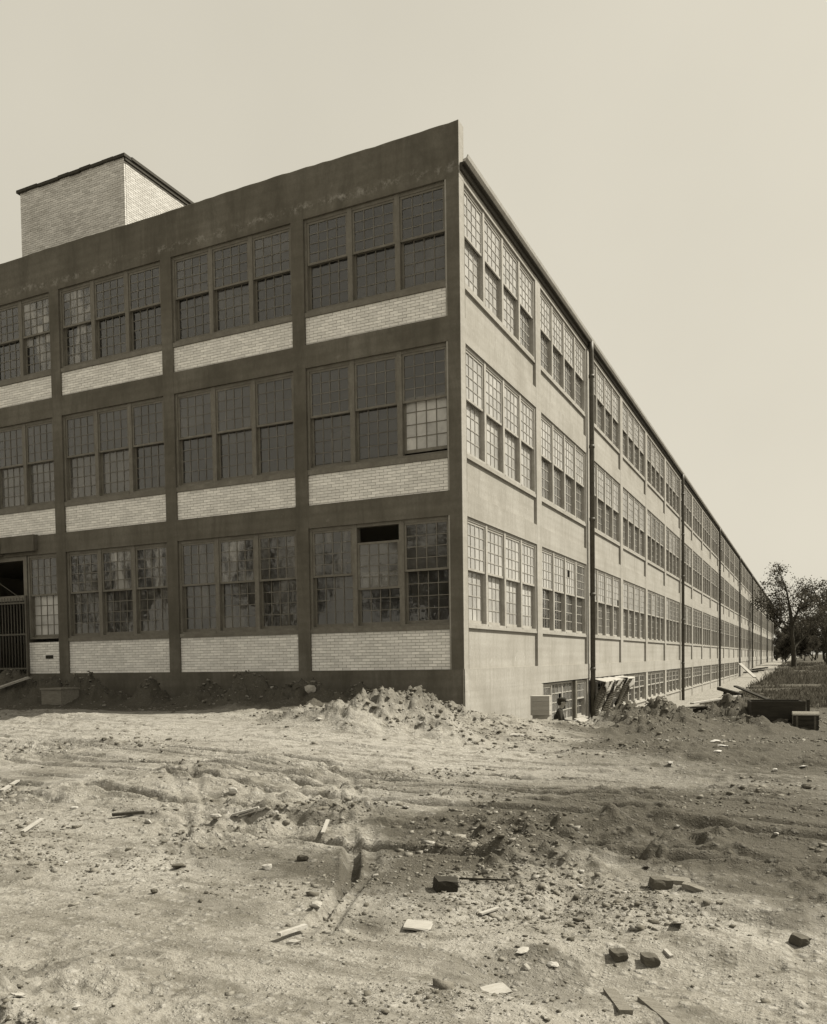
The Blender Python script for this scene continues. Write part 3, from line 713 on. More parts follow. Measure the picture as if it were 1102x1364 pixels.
# ------------------------------------------------------------------ loose things on the ground
def rock_mesh(name, m, seed, sx, sy, sz, rough=.18, box=0.0, sub=2):
    import bmesh
    bm = bmesh.new(); bmesh.ops.create_icosphere(bm, subdivisions=sub, radius=1)
    r = np.random.default_rng(seed); k = r.normal(size=(9, 3)); k /= np.linalg.norm(k, axis=1)[:, None]; off = r.uniform(.42, .85, 9)
    for v in bm.verts:
        p = np.array(v.co); s = 1.0
        for kk, oo in zip(k, off):
            t = p @ kk
            if t > oo: s = min(s, oo/t)
        if box: q = p/np.max(np.abs(p)); p = p*(1-box)+q*box*.8
        v.co = p*s*(1+r.uniform(-rough, rough)*.35)
    for v in bm.verts: v.co.x *= sx; v.co.y *= sy; v.co.z *= sz
    me = bpy.data.meshes.new(name); bm.to_mesh(me); bm.free(); me.materials.append(M[m] if isinstance(m, str) else m); return me
_sd = [100]
def stone(u, v, wpx, hpx, label, m='stone', flat=.7, name='stone', cat='stone', box=0., sink=.25, rz=None, group=None):
    p = ground_at(u, v+hpx*.4); k = px_m(p); _sd[0] += 1
    sx = wpx*k/2; sz = max(hpx*k*flat/2, .012)
    o = obj(name, rock_mesh(name, m, _sd[0], sx, sx*.75, sz, box=box), None, (p[0], p[1], gz(p[0], p[1])+sz*(1-2*sink)), YAW+random.uniform(-.3, .3) if rz is None else rz)
    return tag(o, label, cat, group)
def plank_pix(u0, v0, u1, v1, w, t, label, m='wood', name='plank', cat='plank', lift=.02, group=None, end=None):
    a, b = ground_at(u0, v0), ground_at(u1, v1)
    za, zb = gz(a[0], a[1]), gz(b[0], b[1])
    mid = (a+b)/2; zm = gz(mid[0], mid[1]); d = max(0, zm-(za+zb)/2)
    mb = MB(); c = Vector(mid); A = Vector((a[0], a[1], za+lift+d))-c; B = Vector((b[0], b[1], zb+lift+d))-c
    L = 4; pts = [A.lerp(B, i/L) for i in range(L+1)]
    mb.bar(A, B, w, t, jit=t*.12)
    return tag(mb.build(name, M[m], None, c), label, cat, group)
def brick_pix(u, v, rz, label, m='brick_dark', dims=(.20, .095, .06), tilt=(0, 0), name='brick', cat='brick', lift=0, group=None):
    p = ground_at(u, v); x, y, z = dims; mb = MB()
    import bmesh
    bm = bmesh.new(); bmesh.ops.create_cube(bm, size=1); bmesh.ops.subdivide_edges(bm, edges=bm.edges[:], cuts=2, use_grid_fill=True)
    for vv in bm.verts:
        vv.co = Vector((vv.co.x*x, vv.co.y*y, vv.co.z*z)); r = sum(abs(c) > e*.49 for c, e in zip(vv.co, (x, y, z)))
        vv.co *= 1-(.035 if r >= 2 else 0)-(.05*random.random() if r == 3 else 0); vv.co += Vector([random.uniform(-.0045, .0045)*min(1, e/.03) for e in (x, y, z)])
    me = bpy.data.meshes.new(name); bm.to_mesh(me); bm.free(); me.materials.append(M[m])
    o = obj(name, me, None, (p[0], p[1], gz(p[0], p[1])+z*.34+lift)); o.rotation_euler = (tilt[0], tilt[1], rz)
    return tag(o, label, cat, group)
# foreground
brick_pix(557, 1238, YAW-.25, 'pale square board lying flat with its dark edge showing', 'wood_pale', (.17, .15, .018), (.06, .03), 'board', 'board', .012)
brick_pix(661, 1322, YAW+.35, 'pale splintered board half sunk in soil beside loose stones', 'wood_pale', (.14, .11, .014), (.04, -.05), 'board', 'board', .006)
brick_pix(594, 1186, YAW+.2, 'large dark block of timber with a stick trailing from it', 'wood_dark', (.16, .12, .095), (.1, .12), 'timber_block', 'timber block')
plank_pix(612, 1176, 676, 1180, .012, .012, 'thin dark stick trailing from the dark timber block', 'wood_dark', 'stick', 'stick', .03)
plank_pix(640, 1222, 664, 1214, .03, .014, 'narrow pale lath lying behind the pale square board', 'wood_pale', 'lath', 'lath', .012)
brick_pix(824, 1275, YAW+.1, 'dark brick with rough top standing on the smooth path', 'brick_dark', (.080, .085, .048), (.03, -.06))
brick_pix(866, 1284, YAW+.0, 'dark brick with a broken upright corner, next to a thin pale lath', 'brick_dark', (.085, .085, .050), (0, .03))
plank_pix(886, 1267, 895, 1277, .022, .012, 'short pale lath on the path next to a dark brick', 'wood_pale', 'lath', 'lath', .008)
brick_pix(903, 1236, YAW+1.45, 'small pale rectangular board propped on the dark bank', 'wood_pale', (.10, .06, .012), (0, .35), 'board', 'board', .02)
brick_pix(861, 1158, YAW+1.2, 'small pale wood chip standing out on dark rutted soil', 'wood_pale', (.085, .04, .012), (0, .3), 'wood_chip', 'wood chip', .015)
brick_pix(1066, 1258, YAW+.5, 'dark angular block on the bank beside the smooth path', 'brick_dark', (.09, .08, .055), (.1, .1), 'block', 'block')
brick_pix(880, 1182, YAW+.1, 'dark weathered block at the end of two flat slabs', 'brick_dark', (.14, .10, .075), (0, .1), 'block', 'block')
brick_pix(903, 1178, YAW-.15, 'flat broken slab of stone leaning on a dark block', 'wood_grey', (.18, .10, .04), (.1, .12), 'slab', 'slab')
brick_pix(924, 1186, YAW-.5, 'flat tilted slab at the outer end of a broken row', 'wood_grey', (.15, .07, .035), (.05, .2), 'slab', 'slab')
stone(701, 1286, 15, 13, 'rounded stone casting a shadow near the pale splintered board', 'stone')
stone(738, 1282, 20, 12, 'larger pale angular stone beside the smooth path', 'stone_pale', box=.4)
stone(698, 1263, 28, 18, 'crumpled scrap of sacking on the soil behind a rounded stone', 'canvas', .5, 'sacking', 'sacking', sink=.3)
stone(311, 1054, 15, 14, 'pale squared block standing above the cross ruts', 'stone_pale', .95, 'block', 'block', .75, .1)
stone(287, 1088, 18, 13, 'rounded stone beside two crossed sticks', 'stone', .9)
plank_pix(310, 1090, 345, 1079, .05, .02, 'split stick lying beside a rounded stone', 'wood', 'stick', 'stick', .02)
plank_pix(318, 1092, 352, 1081, .03, .016, 'thin pale stick lying alongside a split stick', 'wood_pale', 'stick', 'stick', .02)
plank_pix(30, 1110, 56, 1093, .04, .02, 'pale stick pointing at the bare ground in front of the entrance', 'wood_pale', 'stick', 'stick', .012)
plank_pix(2, 1055, 24, 1043, .05, .02, 'short pale lath lying close to the long wheel ruts', 'wood_pale', 'lath', 'lath', .012)
plank_pix(430, 1116, 437, 1098, .035, .016, 'pale lath standing beside the deep paired ruts', 'wood_pale', 'lath', 'lath', .02)
brick_pix(541, 1077, YAW+1.1, 'small pale chip beyond the deep paired ruts', 'wood_pale', (.11, .055, .014), (0, .2), 'wood_chip', 'wood chip', .01)
plank_pix(150, 1091, 192, 1087, .05, .03, 'dark crooked stick lying among pale stones', 'wood_dark', 'stick', 'stick', .03)
stone(198, 1092, 12, 12, 'pale stone at the end of a dark crooked stick', 'stone_pale')
stone(100, 1075, 15, 8, 'flat pale stone in front of the long ruts', 'stone_pale')
stone(238, 1152, 28, 13, 'broad dark lump of earth on smooth soil', 'brick_dark', .8, 'earth_lump', 'earth lump')
stone(205, 1185, 12, 14, 'small upright dark lump of earth', 'brick_dark', .9, 'earth_lump', 'earth lump')
stone(402, 1141, 22, 16, 'dark clod beside pale crumbled mortar', 'brick_dark', .9, 'earth_lump', 'earth lump')
stone(354, 1152, 20, 16, 'pale squared chunk of mortar on the open soil', 'stone_pale', .8, 'mortar_chunk', 'mortar chunk', .6)
stone(420, 1200, 26, 20, 'pale broken chunk wedged between the deep ruts', 'stone', .6, 'mortar_chunk', 'mortar chunk', .5)
stone(392, 1252, 24, 14, 'splintered heap of wood scraps at the end of the deep ruts', 'wood', .6, 'wood_scrap', 'wood scrap', .3)
plank_pix(372, 1256, 408, 1244, .03, .02, 'splintered lath beside scraps of wood at the rut end', 'wood', 'lath', 'lath', .04)
stone(275, 1188, 9, 6, 'small dark pebble on smooth ground', 'brick_dark', name='pebble', cat='pebble')
brick_pix(24, 1328, YAW+.9, 'small pale chip in the soil in front of the entrance', 'wood_pale', (.06, .045, .01), (0, .3), 'wood_chip', 'wood chip', .008)
stone(102, 1342, 12, 10, 'small white stone beside a dark hollow', 'stone_pale')
plank_pix(812, 1322, 835, 1352, .06, .03, 'half-buried weathered plank pointing towards the bricks', 'wood_grey', 'plank', 'plank', -.012)
plank_pix(858, 1332, 905, 1372, .07, .03, 'wider half-buried plank lying next to another one', 'wood_grey', 'plank', 'plank', -.012)
for u, v, w, h, t in ((953, 986, 17, 8, 'pale torn scrap of paper lying on dark spoil'), (957, 1000, 15, 7, 'flat pale scrap lying between wheel ruts'), (1032, 1024, 10, 9, 'crumpled white scrap of paper on the dark soil'), (893, 1017, 14, 8, 'pale rounded lump of plaster at the foot of the heaps'), (962, 992, 20, 6, 'long pale scrap of paper below the dark heap'), (1071, 1020, 15, 5, 'thin pale strip of paper on the right-hand spoil'), (560, 962, 12, 9, 'pale stone at the foot of the big spoil heap'), (425, 958, 9, 8, 'small white stone left of the big spoil heap'), (688, 977, 24, 9, 'pale flat slab at the foot of the heap by the corner'), (1035, 1112, 9, 7, 'small white chip on the dark bank'), (903, 1100, 8, 9, 'small white chip beside a deep rut')):
    stone(u, v, w, h, t.replace('right-hand ', 'outer '), 'paper' if 'paper' in t or 'scrap' in t else 'stone_pale', .6, 'scrap_paper' if 'paper' in t or 'scrap' in t else 'stone', 'paper' if 'paper' in t or 'scrap' in t else 'stone', sink=.2)
# things along the shaded end wall
p = on_y(80, 912, -1.9); k = px_m(p)
tb = empty('tool_box', (p[0], p[1], gz(p[0], p[1])-.10)); tag(tb, 'low wooden box with a flat lid in the shade by the gate', 'box')
w_, h_ = 36*k, 20*k
for nm, bx_ in (('side_panel', (-w_/2, w_/2, -.3, -.28, 0, h_)), ('side_panel', (-w_/2, w_/2, .28, .3, 0, h_)), ('end_panel', (-w_/2+.002, -w_/2+.02, -.279, .279, 0, h_)), ('end_panel', (w_/2-.02, w_/2-.002, -.279, .279, 0, h_)), ('lid', (-w_/2-.02, w_/2+.02, -.33, .33, h_, h_+.035))):
    mb = MB(); mb.box(*bx_); mb.build(nm, M['wood_grey'], tb)
stone(412, 915, 20, 16, 'big pale lump of concrete on the shaded rubble', 'stone', .9, 'concrete_lump', 'concrete lump', .3)
plank_pix(-5, 928, 38, 914, .16, .05, 'broad old plank lying in the shade near the gate', 'wood', 'plank', 'plank', .03)

# crate, seated person, threshold boards at the basement door
cp = on_x(718, 953, 1.05); cz = cp[2]
cr = empty('wooden_crate', (1.05, cp[1]+.22, cz), .12); cr.scale = (.84, .84, .84); tag(cr, 'pale wooden crate standing on a block beside the seated person', 'crate')
for k_ in range(4):
    z0, z1 = .135*k_, .135*k_+.13
    for y_ in (-.25, .23): mb = MB(); mb.box(-.27, .27, y_, y_+.02, z0, z1); mb.build('slat', M['wood_pale'], cr)
    for x_ in (-.268, .248): mb = MB(); mb.box(x_, x_+.02, -.229, .229, z0+.001, z1-.001); mb.build('slat', M['wood_pale'], cr)
mb = MB(); mb.box(-.272, .272, -.252, .252, .536, .556); mb.build('lid', M['wood_pale'], cr)
blk = empty('support_block', (1.05, cp[1]+.22, cz)); tag(blk, 'squat concrete block under the wooden crate', 'block')
mb = MB(); mb.box(-.17, .2, -.18, .18, -.9, -.004); mb.box(-.2, .23, -.21, .21, -1.2, -.35); mb.build('block_body', M['stone'], blk)

def skin_mesh(name, verts, edges, radii, mats, root=0, sub=1):
    me = bpy.data.meshes.new(name); me.from_pydata([tuple(v) for v in verts], edges, []); o = bpy.data.objects.new(name, me); COL.objects.link(o)
    o.modifiers.new('s', 'SKIN'); s = o.modifiers.new('ss', 'SUBSURF'); s.levels = sub; s.render_levels = sub
    for i, r in enumerate(radii): me.skin_vertices[0].data[i].radius = (r, r) if not isinstance(r, tuple) else r
    me.skin_vertices[0].data[root].use_root = True
    dg = bpy.context.evaluated_depsgraph_get(); ev = o.evaluated_get(dg); nm = bpy.data.meshes.new_from_object(ev)
    bpy.data.objects.remove(o); nm.materials.clear()
    for m in mats: nm.materials.append(m)
    nm.polygons.foreach_set('use_smooth', [True]*len(nm.polygons)); return nm
# local frame: x = facing, y = left, z up; pelvis at origin
pv = on_x(741, 957, 1.0)
per = empty('person', (1.0, pv[1], -1.62), math.radians(8))
tag(per, 'seated person in dark clothes and flat cap holding a pale sheet beside a crate', 'person')
V, Ed, Rd = [], [], []
def jv(x, y, z, r, par=None):
    V.append((x, y, z)); Rd.append(r)
    if par is not None: Ed.append((par, len(V)-1))
    return len(V)-1
pel = jv(0, 0, .02, .14); ab = jv(.03, 0, .18, .135, pel); ch = jv(.09, 0, .36, .15, ab); nk = jv(.12, 0, .50, .06, ch); hd0 = jv(.15, 0, .57, .06, nk)
hd1 = jv(.175, 0, .635, .085, hd0); hd2 = jv(.17, 0, .70, .088, hd1); hd3 = jv(.165, 0, .75, .06, hd2)
for s in (-1, 1):
    hp = jv(.03, .10*s, 0, .10, pel); kn = jv(.44, .15*s, .10, .068, hp); md = jv(.47, .15*s, -.12, .060, kn); an = jv(.46, .15*s, -.33, .045, md); hl = jv(.47, .15*s, -.39, .045, an); to = jv(.62, .17*s, -.40, .035, hl)
    sh = jv(.09, .19*s, .43, .072, ch); el = jv(.16, .25*s, .17, .052, sh); wr = jv(.36, .12*s, .16, .034, el); pa = jv(.42, .09*s, .165, .032, wr)
    for q, (dy, L) in enumerate(((-.030, .075), (-.010, .085), (.010, .08), (.028, .065))):
        f1 = jv(.455, (.09+dy)*s, .168, .009, pa); f2 = jv(.455+L*.5, (.09+dy*1.1)*s, .16, .0085, f1); jv(.455+L*.8, (.09+dy*1.1)*s, .142, .0075, f2)
    t1 = jv(.41, .05*s, .19, .010, pa); jv(.445, .035*s, .195, .009, t1)
bme = skin_mesh('body', V, Ed, Rd, [M['cloth_dark'], M['skin'], M['cloth_mid']], 0, 1)
for pl in bme.polygons:
    c = pl.center
    skin = (c.z > .515) or (c.x > .375 and c.z > .12 and abs(c.y) < .16 and c.z < .24)
    pl.material_index = 1 if skin else (2 if c.z < .08 else 0)
# face relief
for v_ in bme.vertices:
    c = v_.co
    if c.x > .235 and abs(c.y) < .02 and .62 < c.z < .67: c.x += .022
    if c.x > .22 and .672 < c.z < .69 and .018 < abs(c.y) < .05: c.x -= .008
obj('body', bme, per)
mb = MB(); 
for s in (-1, 1): mb.tube([(.165, .078*s, .66), (.16, .098*s, .665)], [.018, .024], 8)
mb.build('ears', M['skin'], per)
mb = MB(); mb.tube([(.235, -.028, .617), (.246, 0, .615), (.235, .028, .617)], .006, 6); mb.build('mouth', M['brick_dark'], per)
for s in (-1, 1): mb = MB(); mb.tube([(.243, .026*s, .684), (.249, .030*s, .684)], .010, 6); mb.build('eye', M['wood_dark'], per)
mb = MB(); mb.tube([(.15, 0, .69), (.15, 0, .72), (.145, 0, .755), (.14, 0, .785), (.14, 0, .795)], [.100, .112, .122, .09, .02], 14); mb.bar((.20, 0, .715), (.31, 0, .698), .15, .018)
mb.build('flat_cap', M['cloth_dark'], per)
mb = MB(); mb.tube([(.12, 0, .60), (.10, 0, .66), (.12, 0, .71)], [.06, .082, .09], 12); mb.build('hair', M['wood_dark'], per)
for s in (-1, 1):
    mb = MB(); mb.tube([(.42, .15*s, -.385), (.50, .155*s, -.40), (.60, .165*s, -.41), (.66, .17*s, -.415)], [.045, .052, .048, .025], 10); mb.build('boot', M['iron'], per)
sh_ = MB(); Mx = Matrix.Rotation(math.radians(8), 4, 'Z'); sh_.box(-.11, .12, -.15, .15, 0, .006, 0, Matrix.Rotation(-.35, 4, 'Y'))
wp = Vector((1.0, pv[1], -1.62))+Mx @ Vector((.50, 0, .19))
so_ = sh_.build('paper_sheet', M['paper'], None, wp); so_.rotation_euler = (0, 0, math.radians(8)); tag(so_, 'pale sheet held in the lap of the seated person', 'paper')
st = empty('low_bench', (.97, pv[1], -1.62), math.radians(8)); tag(st, 'low plank seat under the seated person', 'bench')
mb = MB(); mb.box(-.18, .2, -.25, .25, -.165, -.115); mb.build('seat', M['wood'], st)
for s in (-1, 1): mb = MB(); mb.box(-.15, .17, .18*s-.02, .18*s+.02, -.60, -.165); mb.build('leg', M['wood'], st)

def plank3(a, b, w, t, label, m='wood', name='plank', cat='plank', group=None):
    a, b = Vector(map(float, a)), Vector(map(float, b)); c = (a+b)/2; mb = MB(); mb.bar(a-c, b-c, w, t, jit=.004)
    return tag(mb.build(name, M[m], None, c), label, cat, group)
a = on_x(772, 958, .75); b = on_x(793, 968, 1.35)
plank3(a, b, .38, .06, 'broad pale plank sloping from the basement doorway beside the downpipe', 'wood_pale')
a = at_depth(783, 970, 27); b = at_depth(818, 967, 27)
plank3(a, b, .10, .10, 'dark squared timber lying behind the spoil heap under the matting', 'wood_dark', 'timber', 'timber')
a = on_x(799, 947, .45); b = on_x(815, 968, 1.2)
plank3(a, b, .05, .05, 'thin pale prop slanting down from the basement window sill', 'wood_pale', 'prop', 'prop')
a = on_x(798, 944, .4); b = on_x(797, 970, .4)
plank3(a, b, .05, .05, 'thin upright stake against the wall below the matting', 'wood_pale', 'stake', 'stake')

# ribbed mats hung out of the basement windows
def hung_mat(u, W, Lh, seed, label):
    """matting hung over an outward-opened sash: pale canvas over the head, ribbed mat falling back to the wall"""
    c = on_x(u, 908, .5); root = empty('hanging_mat', (0, c[1], -.60)); tag(root, label, 'mat', 'matting hung out of the basement windows')
    nu, nv = 10, 60
    def sheet(fn, n1, n2, name, m, th):
        vs_ = [fn(i/n1-.5, j/n2) for j in range(n2+1) for i in range(n1+1)]
        fs_ = [(j*(n1+1)+i, (j+1)*(n1+1)+i, (j+1)*(n1+1)+i+1, j*(n1+1)+i+1) for j in range(n2) for i in range(n1)]
        mb = MB(); mb.add(vs_, fs_, 0, True); o = mb.build(name, M[m], root); md = o.modifiers.new('t', 'SOLIDIFY'); md.thickness = th; return o
    def matf(q, t):
        x = .52*(1-t)**1.2+.10+.07*math.sin(q*8+seed*2+t*3)+.020*math.sin(t*math.pi*30)
        return (x, q*W*(1-.25*t)-.25*t+.06*math.sin(t*6+seed), -.04-Lh*t*(1+.10*math.sin(q*5+seed)))
    def canf(q, t):
        a = min(1, t/.55); b = max(0, (t-.55)/.45)
        x = .02+.60*a-.10*b+.03*math.sin(q*11+seed+t*5); z = .03-.05*a-.34*b*(1+.35*math.sin(q*6+seed*1.7))+.03*math.sin(q*13+t*7+seed)
        return (x, q*W*(1.05+.12*math.sin(t*4+seed))+.1*math.sin(seed+t*2), z)
    sheet(matf, nu, nv, 'matting', 'mat', .025); sheet(canf, 14, 12, 'canvas_head', 'canvas', .012)
    mb = MB(); mb.tube([(.05, -W*.5, -.02), (.05, W*.5, -.02)], .02, 6); mb.build('hanging_rod', M['wood'], root)
hung_mat(809, 1.25, 1.15, 1.0, 'ribbed dark mat hung closest to the downpipe, pale canvas folded over its head')
hung_mat(822, 1.5, 1.22, 2.3, 'crumpled ribbed dark mat hung between two others below the basement windows')
hung_mat(838, 1.5, 1.10, 4.1, 'ribbed dark mat hung farthest from the downpipe with a wide canvas flap')

# bench of planks, sawhorse, mortar trough, barrel on the right
gp = on_z(927, 962, -1.52); kd = px_m(gp); dpt = kd*FPX
tz = at_depth(930, 945, dpt)[2]
be = empty('trestle', (gp[0], gp[1], -1.55)); tag(be, 'low timber trestle carrying loose planks behind the spoil heap', 'trestle')
L0 = Vector(at_depth(925, 947, dpt))-be.location; L1 = Vector(at_depth(996, 943, dpt+.3))-be.location
mb = MB(); mb.bar(L0, L1, .14, .10); mb.build('top_rail', M['wood_dark'], be)
for f_ in (.03, .97):
    c = L0.lerp(L1, f_)
    for s in (-1, 1): mb = MB(); mb.bar(c+Vector((0, 0, -.02)), Vector((c.x+.05*s, c.y+.22*s, -.15)), .10, .06); mb.build('leg', M['wood_dark'], be)
for (u0, v0, u1, v1, dd, dd2, w, lab, mm) in ((908, 943, 972, 940, -.10, .0, .22, 'dark plank overhanging the end of the low trestle', 'wood_dark'), (926, 944, 992, 936, .12, .3, .18, 'pale plank lying crosswise on the low trestle', 'wood_pale'), (950, 942, 998, 936, -.15, -.15, .12, 'narrow pale plank on top of the trestle planks', 'wood_pale'), (922, 937, 985, 927, .9, 2.6, .12, 'long grey plank sticking out beyond the low trestle', 'wood')):
    plank3(at_depth(u0, v0, dpt+dd), at_depth(u1, v1, dpt+dd2), w, .04, lab, mm)
sw = on_z(972, 941, -1.75); ds = px_m(sw)*FPX
sp = empty('sawhorse', (sw[0], sw[1], -1.75)); tag(sp, 'dark wooden sawhorse with splayed legs at the edge of the cutting', 'sawhorse')
q0 = Vector(at_depth(957, 917, ds))-sp.location; q1 = Vector(at_depth(988, 926, ds-2.0))-sp.location
mb = MB(); mb.bar(q0, q1, .10, .12); mb.build('top_rail', M['wood_dark'], sp)
for f_ in (.3, .55, .8):
    c = q0.lerp(q1, f_); mb = MB(); mb.bar(c, (c.x-.14, c.y-.05, -.6), .11, .08); mb.build('leg', M['wood_dark'], sp)
    mb = MB(); mb.bar(c, (c.x+.30, c.y+.1, -.4), .09, .07); mb.build('leg', M['wood_dark'], sp)
plank3(at_depth(980, 914, ds-1.0), at_depth(1024, 932, ds-3.6), .14, .05, 'dark board slanting from the sawhorse to the trough', 'wood_dark', 'board', 'board')
# trough
tp = ground_at(1033, 959); kt = px_m(tp)
tr = empty('mortar_trough', (tp[0], tp[1]+.30, tp[2]-.06), YAW*.35); tag(tr, 'long dark wooden mortar trough beside the barrel', 'trough')
w2, h2 = 66*kt/2, 29*kt
for nm, bx_ in (('side_panel', (-w2, w2, -.38, -.34, 0, h2)), ('side_panel', (-w2, w2, .34, .38, 0, h2)), ('end_panel', (-w2+.003, -w2+.04, -.339, .339, 0, h2*.97)), ('end_panel', (w2-.04, w2-.003, -.339, .339, 0, h2*.97)), ('bottom', (-w2+.041, w2-.041, -.339, .339, 0.02, .06)), ('stake', (w2+.02, w2+.08, -.36, -.30, -.1, h2+.03))):
    mb = MB(); mb.box(*bx_); mb.build(nm, M['wood_dark'], tr)
# dark chest with a rounded lid
bp_ = ground_at(1073, 971); kb = px_m(bp_)
hw, hh, hd = 15.5*kb, 19*kb, .20
ba = empty('chest', (bp_[0], bp_[1]+hd, bp_[2]-.02), YAW*.15); tag(ba, 'dark wooden chest with a slightly rounded lid on bare ground beside the trough', 'chest')
for k_ in range(3):
    z0, z1 = hh*k_/3, hh*(k_+1)/3-.006
    for y_ in (-hd, hd-.02): mb = MB(); mb.box(-hw, hw, y_, y_+.02, z0, z1); mb.build('board', M['wood_dark'], ba)
    for x_ in (-hw+.001, hw-.021): mb = MB(); mb.box(x_, x_+.02, -hd+.021, hd-.021, z0+.001, z1-.001); mb.build('board', M['wood_grey'], ba)  # ends and lid paler than the long sides: sunlight put into the colour
nl = 10; vs_, fs_ = [], []
for x_ in (-hw-.01, hw+.01):
    for i in range(nl+1): t_ = math.pi*i/nl; vs_.append((x_, -(hd+.01)*math.cos(t_), hh+.075*math.sin(t_)))
for i in range(nl): fs_.append((i, i+1, nl+2+i, nl+1+i))
fs_ += [tuple(range(nl+1))[::-1], tuple(range(nl+1, 2*nl+2)), (0, nl+1, 2*nl+1, nl)]
mb = MB(); mb.add(vs_, fs_); mb.build('lid', M['wood_grey'], ba)
for x_ in (-hw*.7, hw*.7): mb = MB(); mb.box(x_-.02, x_+.02, -hd-.006, -hd-.001, 0, hh-.01); mb.build('strap', M['iron'], ba)

# far ramp and boards by the wall
a = on_x(986, 884, .3); b = on_x(997, 894, 2.2)
plank3(a, (1.9, a[1]-2.0, gz(1.9, a[1]-2.0)+.05), .4, .10, 'pale loading ramp leaning from the far basement door', 'wood', 'ramp', 'ramp')
for k_, (du, dv) in enumerate(((998, 897), (1006, 896), (1012, 893))):
    p = ground_at(du, dv, 40); plank3((p[0]-.8, p[1]-.6, p[2]+.12), (p[0]+.9, p[1]+.8, p[2]+.15+.1*k_), .3, .14, ['dark timber lying at the foot of the far loading ramp', 'dark timber thrown across the walk past the far ramp', 'dark timber half in the grass past the far ramp'][k_], 'wood_dark', 'timber', 'timber')

# ------------------------------------------------------------------ trees
def make_tree(seed, H, spread, trunk_r, nleaf, first=.28, leaf=.26, lean=(0, 0)):
    r = random.Random(seed); nr_ = np.random.default_rng(seed)
    tb_ = MB(); tips = []
    def grow(p, d, L, rad, lev):
        n = 5; pts = [p]; rads = [rad]; q = p.copy(); dd = d.copy()
        for i in range(n):
            dd = (dd+Vector((r.uniform(-.16, .16), r.uniform(-.16, .16), r.uniform(-.02, .12)))).normalized(); q = q+dd*L/n
            pts.append(q.copy()); rads.append(rad*(1-.55*(i+1)/n))
        tb_.tube(pts, rads, 7 if lev < 2 else 4, caps=False)
        if lev >= 2: tips.extend(pts[2:])
        if lev == 3: return
        for k_ in range((7, 5, 4)[lev]):
            t = r.uniform(.35 if lev else first, 1.0); i = min(n-1, int(t*n)); pp = pts[i].lerp(pts[i+1], t*n-i)
            ang = r.uniform(0, 6.283); tilt = r.uniform(.45, 1.1)
            ax = dd.orthogonal().normalized(); ax.rotate(Matrix.Rotation(ang, 3, dd)); nd = (dd*math.cos(tilt)+ax*math.sin(tilt)).normalized()
            nd.z = nd.z*.8+.12; nd.normalize()
            grow(pp, nd, L*r.uniform(.45, .68)*(spread if lev == 0 else 1), rads[i]*.55, lev+1)
        if lev < 2: grow(pts[-1], dd, L*.5, rads[-1], lev+1)
    grow(Vector((0, 0, -.5)), Vector((lean[0], lean[1], 1)).normalized(), H*.62, trunk_r, 0)
    T = np.array([tuple(t) for t in tips]); pick = nr_.integers(0, len(T), nleaf)
    C = T[pick]+nr_.normal(0, .36, (nleaf, 3))*np.array([1, 1, .8])
    s = leaf*nr_.uniform(.5, 1.3, nleaf)[:, None]
    a = nr_.normal(size=(nleaf, 3)); a /= np.linalg.norm(a, axis=1)[:, None]; b = np.cross(a, nr_.normal(size=(nleaf, 3))); b /= np.linalg.norm(b, axis=1)[:, None]
    Vq = np.stack([C-a*s*.6, C+b*s*.35, C+a*s*.6, C-b*s*.35], 1).reshape(-1, 3)
    Vq[:, 2] = np.maximum(Vq[:, 2], .3)
    return tb_.mesh('trunk', M['bark']), quads_mesh('crown', Vq, np.arange(nleaf*4).reshape(-1, 4), M['leaf'])
def put_tree(meshes, x, y, rz, sc, label, name='tree', group=None):
    e = empty(name, (x, y, float(base(np.array([x]), np.array([y]))[0])), rz); e.scale = (sc, sc, sc); tag(e, label, 'bush' if name == 'bush' else 'tree', group)
    obj('trunk', meshes[0], e); obj('crown', meshes[1], e)
T1 = make_tree(11, 13.0, .92, .36, 6200, .34, .23)
T2 = make_tree(5, 12.5, 1.0, .34, 7500, .25, .27)
T3 = make_tree(23, 9.0, 1.25, .25, 12000, .12, .30)
tp_ = on_z(1058, 889, -1.45)
put_tree(T1, tp_[0], tp_[1], .4, 1.0, 'tall broad tree with a forked dark trunk standing in grass past the factory')
p = at_depth(1104, 880, 128); put_tree(T2, p[0], p[1], 1.2, .95, 'tall leafy tree just behind the forked tree')
for u, d, m, sc, lab in ((1036, 235, T3, .8, 'low spreading tree beyond the far end of the factory'), (1060, 250, T3, .9, 'bushy dark tree in the far wood behind the forked trunk'), (1086, 185, T3, .85, 'wide bushy tree in the wood between the two tall trees'), (1100, 160, T3, .8, 'wide bushy tree under the taller leafy tree'), (1045, 290, T3, 1.4, 'far bushy tree where the field meets the wood')):
    p = at_depth(u, 880, d); put_tree(m, p[0], p[1], random.uniform(0, 6), sc, lab)
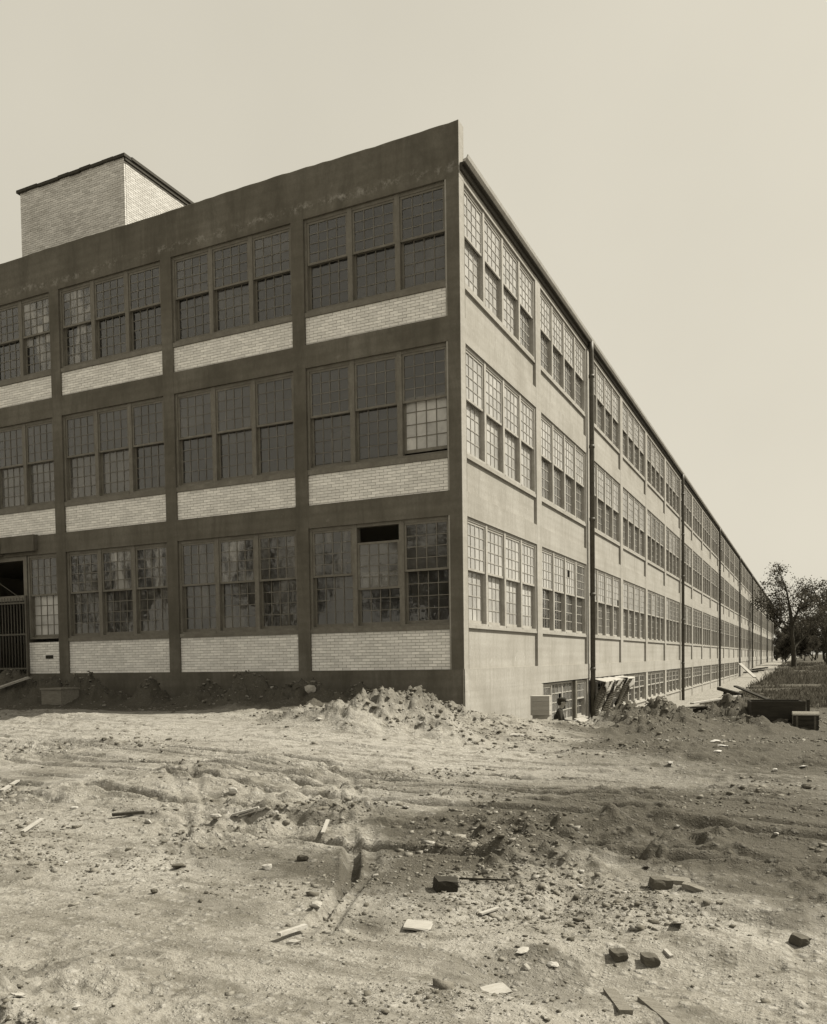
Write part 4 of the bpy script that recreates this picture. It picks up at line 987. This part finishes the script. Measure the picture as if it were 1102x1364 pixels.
for i in range(10):
    p = at_depth(1034+i*8+random.uniform(-3, 3), 880, random.uniform(150, 230)); put_tree(T3, p[0], p[1], i*.9, random.uniform(.42, .6), 'low dark bush in the brush beneath the far trees', 'bush', 'brush beneath the far trees')
# wood along the open side of the site, mirrored in the long wall's glass
for i in range(9):
    put_tree((T1, T2, T3)[i % 3], 34+random.uniform(-4, 14), 70+i*22+random.uniform(-5, 5), random.uniform(0, 6), random.uniform(.9, 1.15), 'tree in the wood along the open side of the site', group='wood along the open side')
for i, (x, y) in enumerate(((-34, -46), (-22, -52), (-48, -40))):
    put_tree((T1, T2)[i % 2], x, y, i*1.3, 1.0, 'tree across the road from the shaded end wall', group='trees across the road')

# rough grass on the open side
def grass():
    n = 70000
    y = np.exp(rng.uniform(math.log(12), math.log(150), n)); x = 3.0+rng.random(n)**.8*(5+y*.12)
    m = masks(x, y)[2]; clus = fbm(x, y, .45, 3, 61)
    keep = (m > .4) & (clus > -.12+.1*rng.random(n)); x, y, clus = x[keep], y[keep], clus[keep]; n = len(x)
    z = gz(x, y); h = (.05+.30*np.clip(clus, 0, .6))*rng.uniform(.5, 1.4, n)*np.clip(.7+y/90, .7, 1.6); w = .012+.00045*y
    tall = np.exp(-((y-46)/9)**2)*np.exp(-((x-5.2)/1.8)**2); h = h*(1+1.6*tall)
    a = rng.uniform(0, 6.283, n); lx, ly = rng.normal(0, .35, n)*h, rng.normal(0, .35, n)*h
    dx, dy = np.cos(a)*w, np.sin(a)*w
    Vg = np.stack([np.stack([x-dx, y-dy, z-.02], -1), np.stack([x+dx, y+dy, z-.02], -1), np.stack([x+lx+dx*.3, y+ly+dy*.3, z+h], -1), np.stack([x+lx-dx*.3, y+ly-dy*.3, z+h*.96], -1)], 1).reshape(-1, 3)
    o = obj('grass', quads_mesh('grass', Vg, np.arange(n*4).reshape(-1, 4), M['grass'])); o['kind'] = 'stuff'; o['label'] = 'rough dark grass and weeds on the open side of the cutting'; o['category'] = 'grass'
grass()
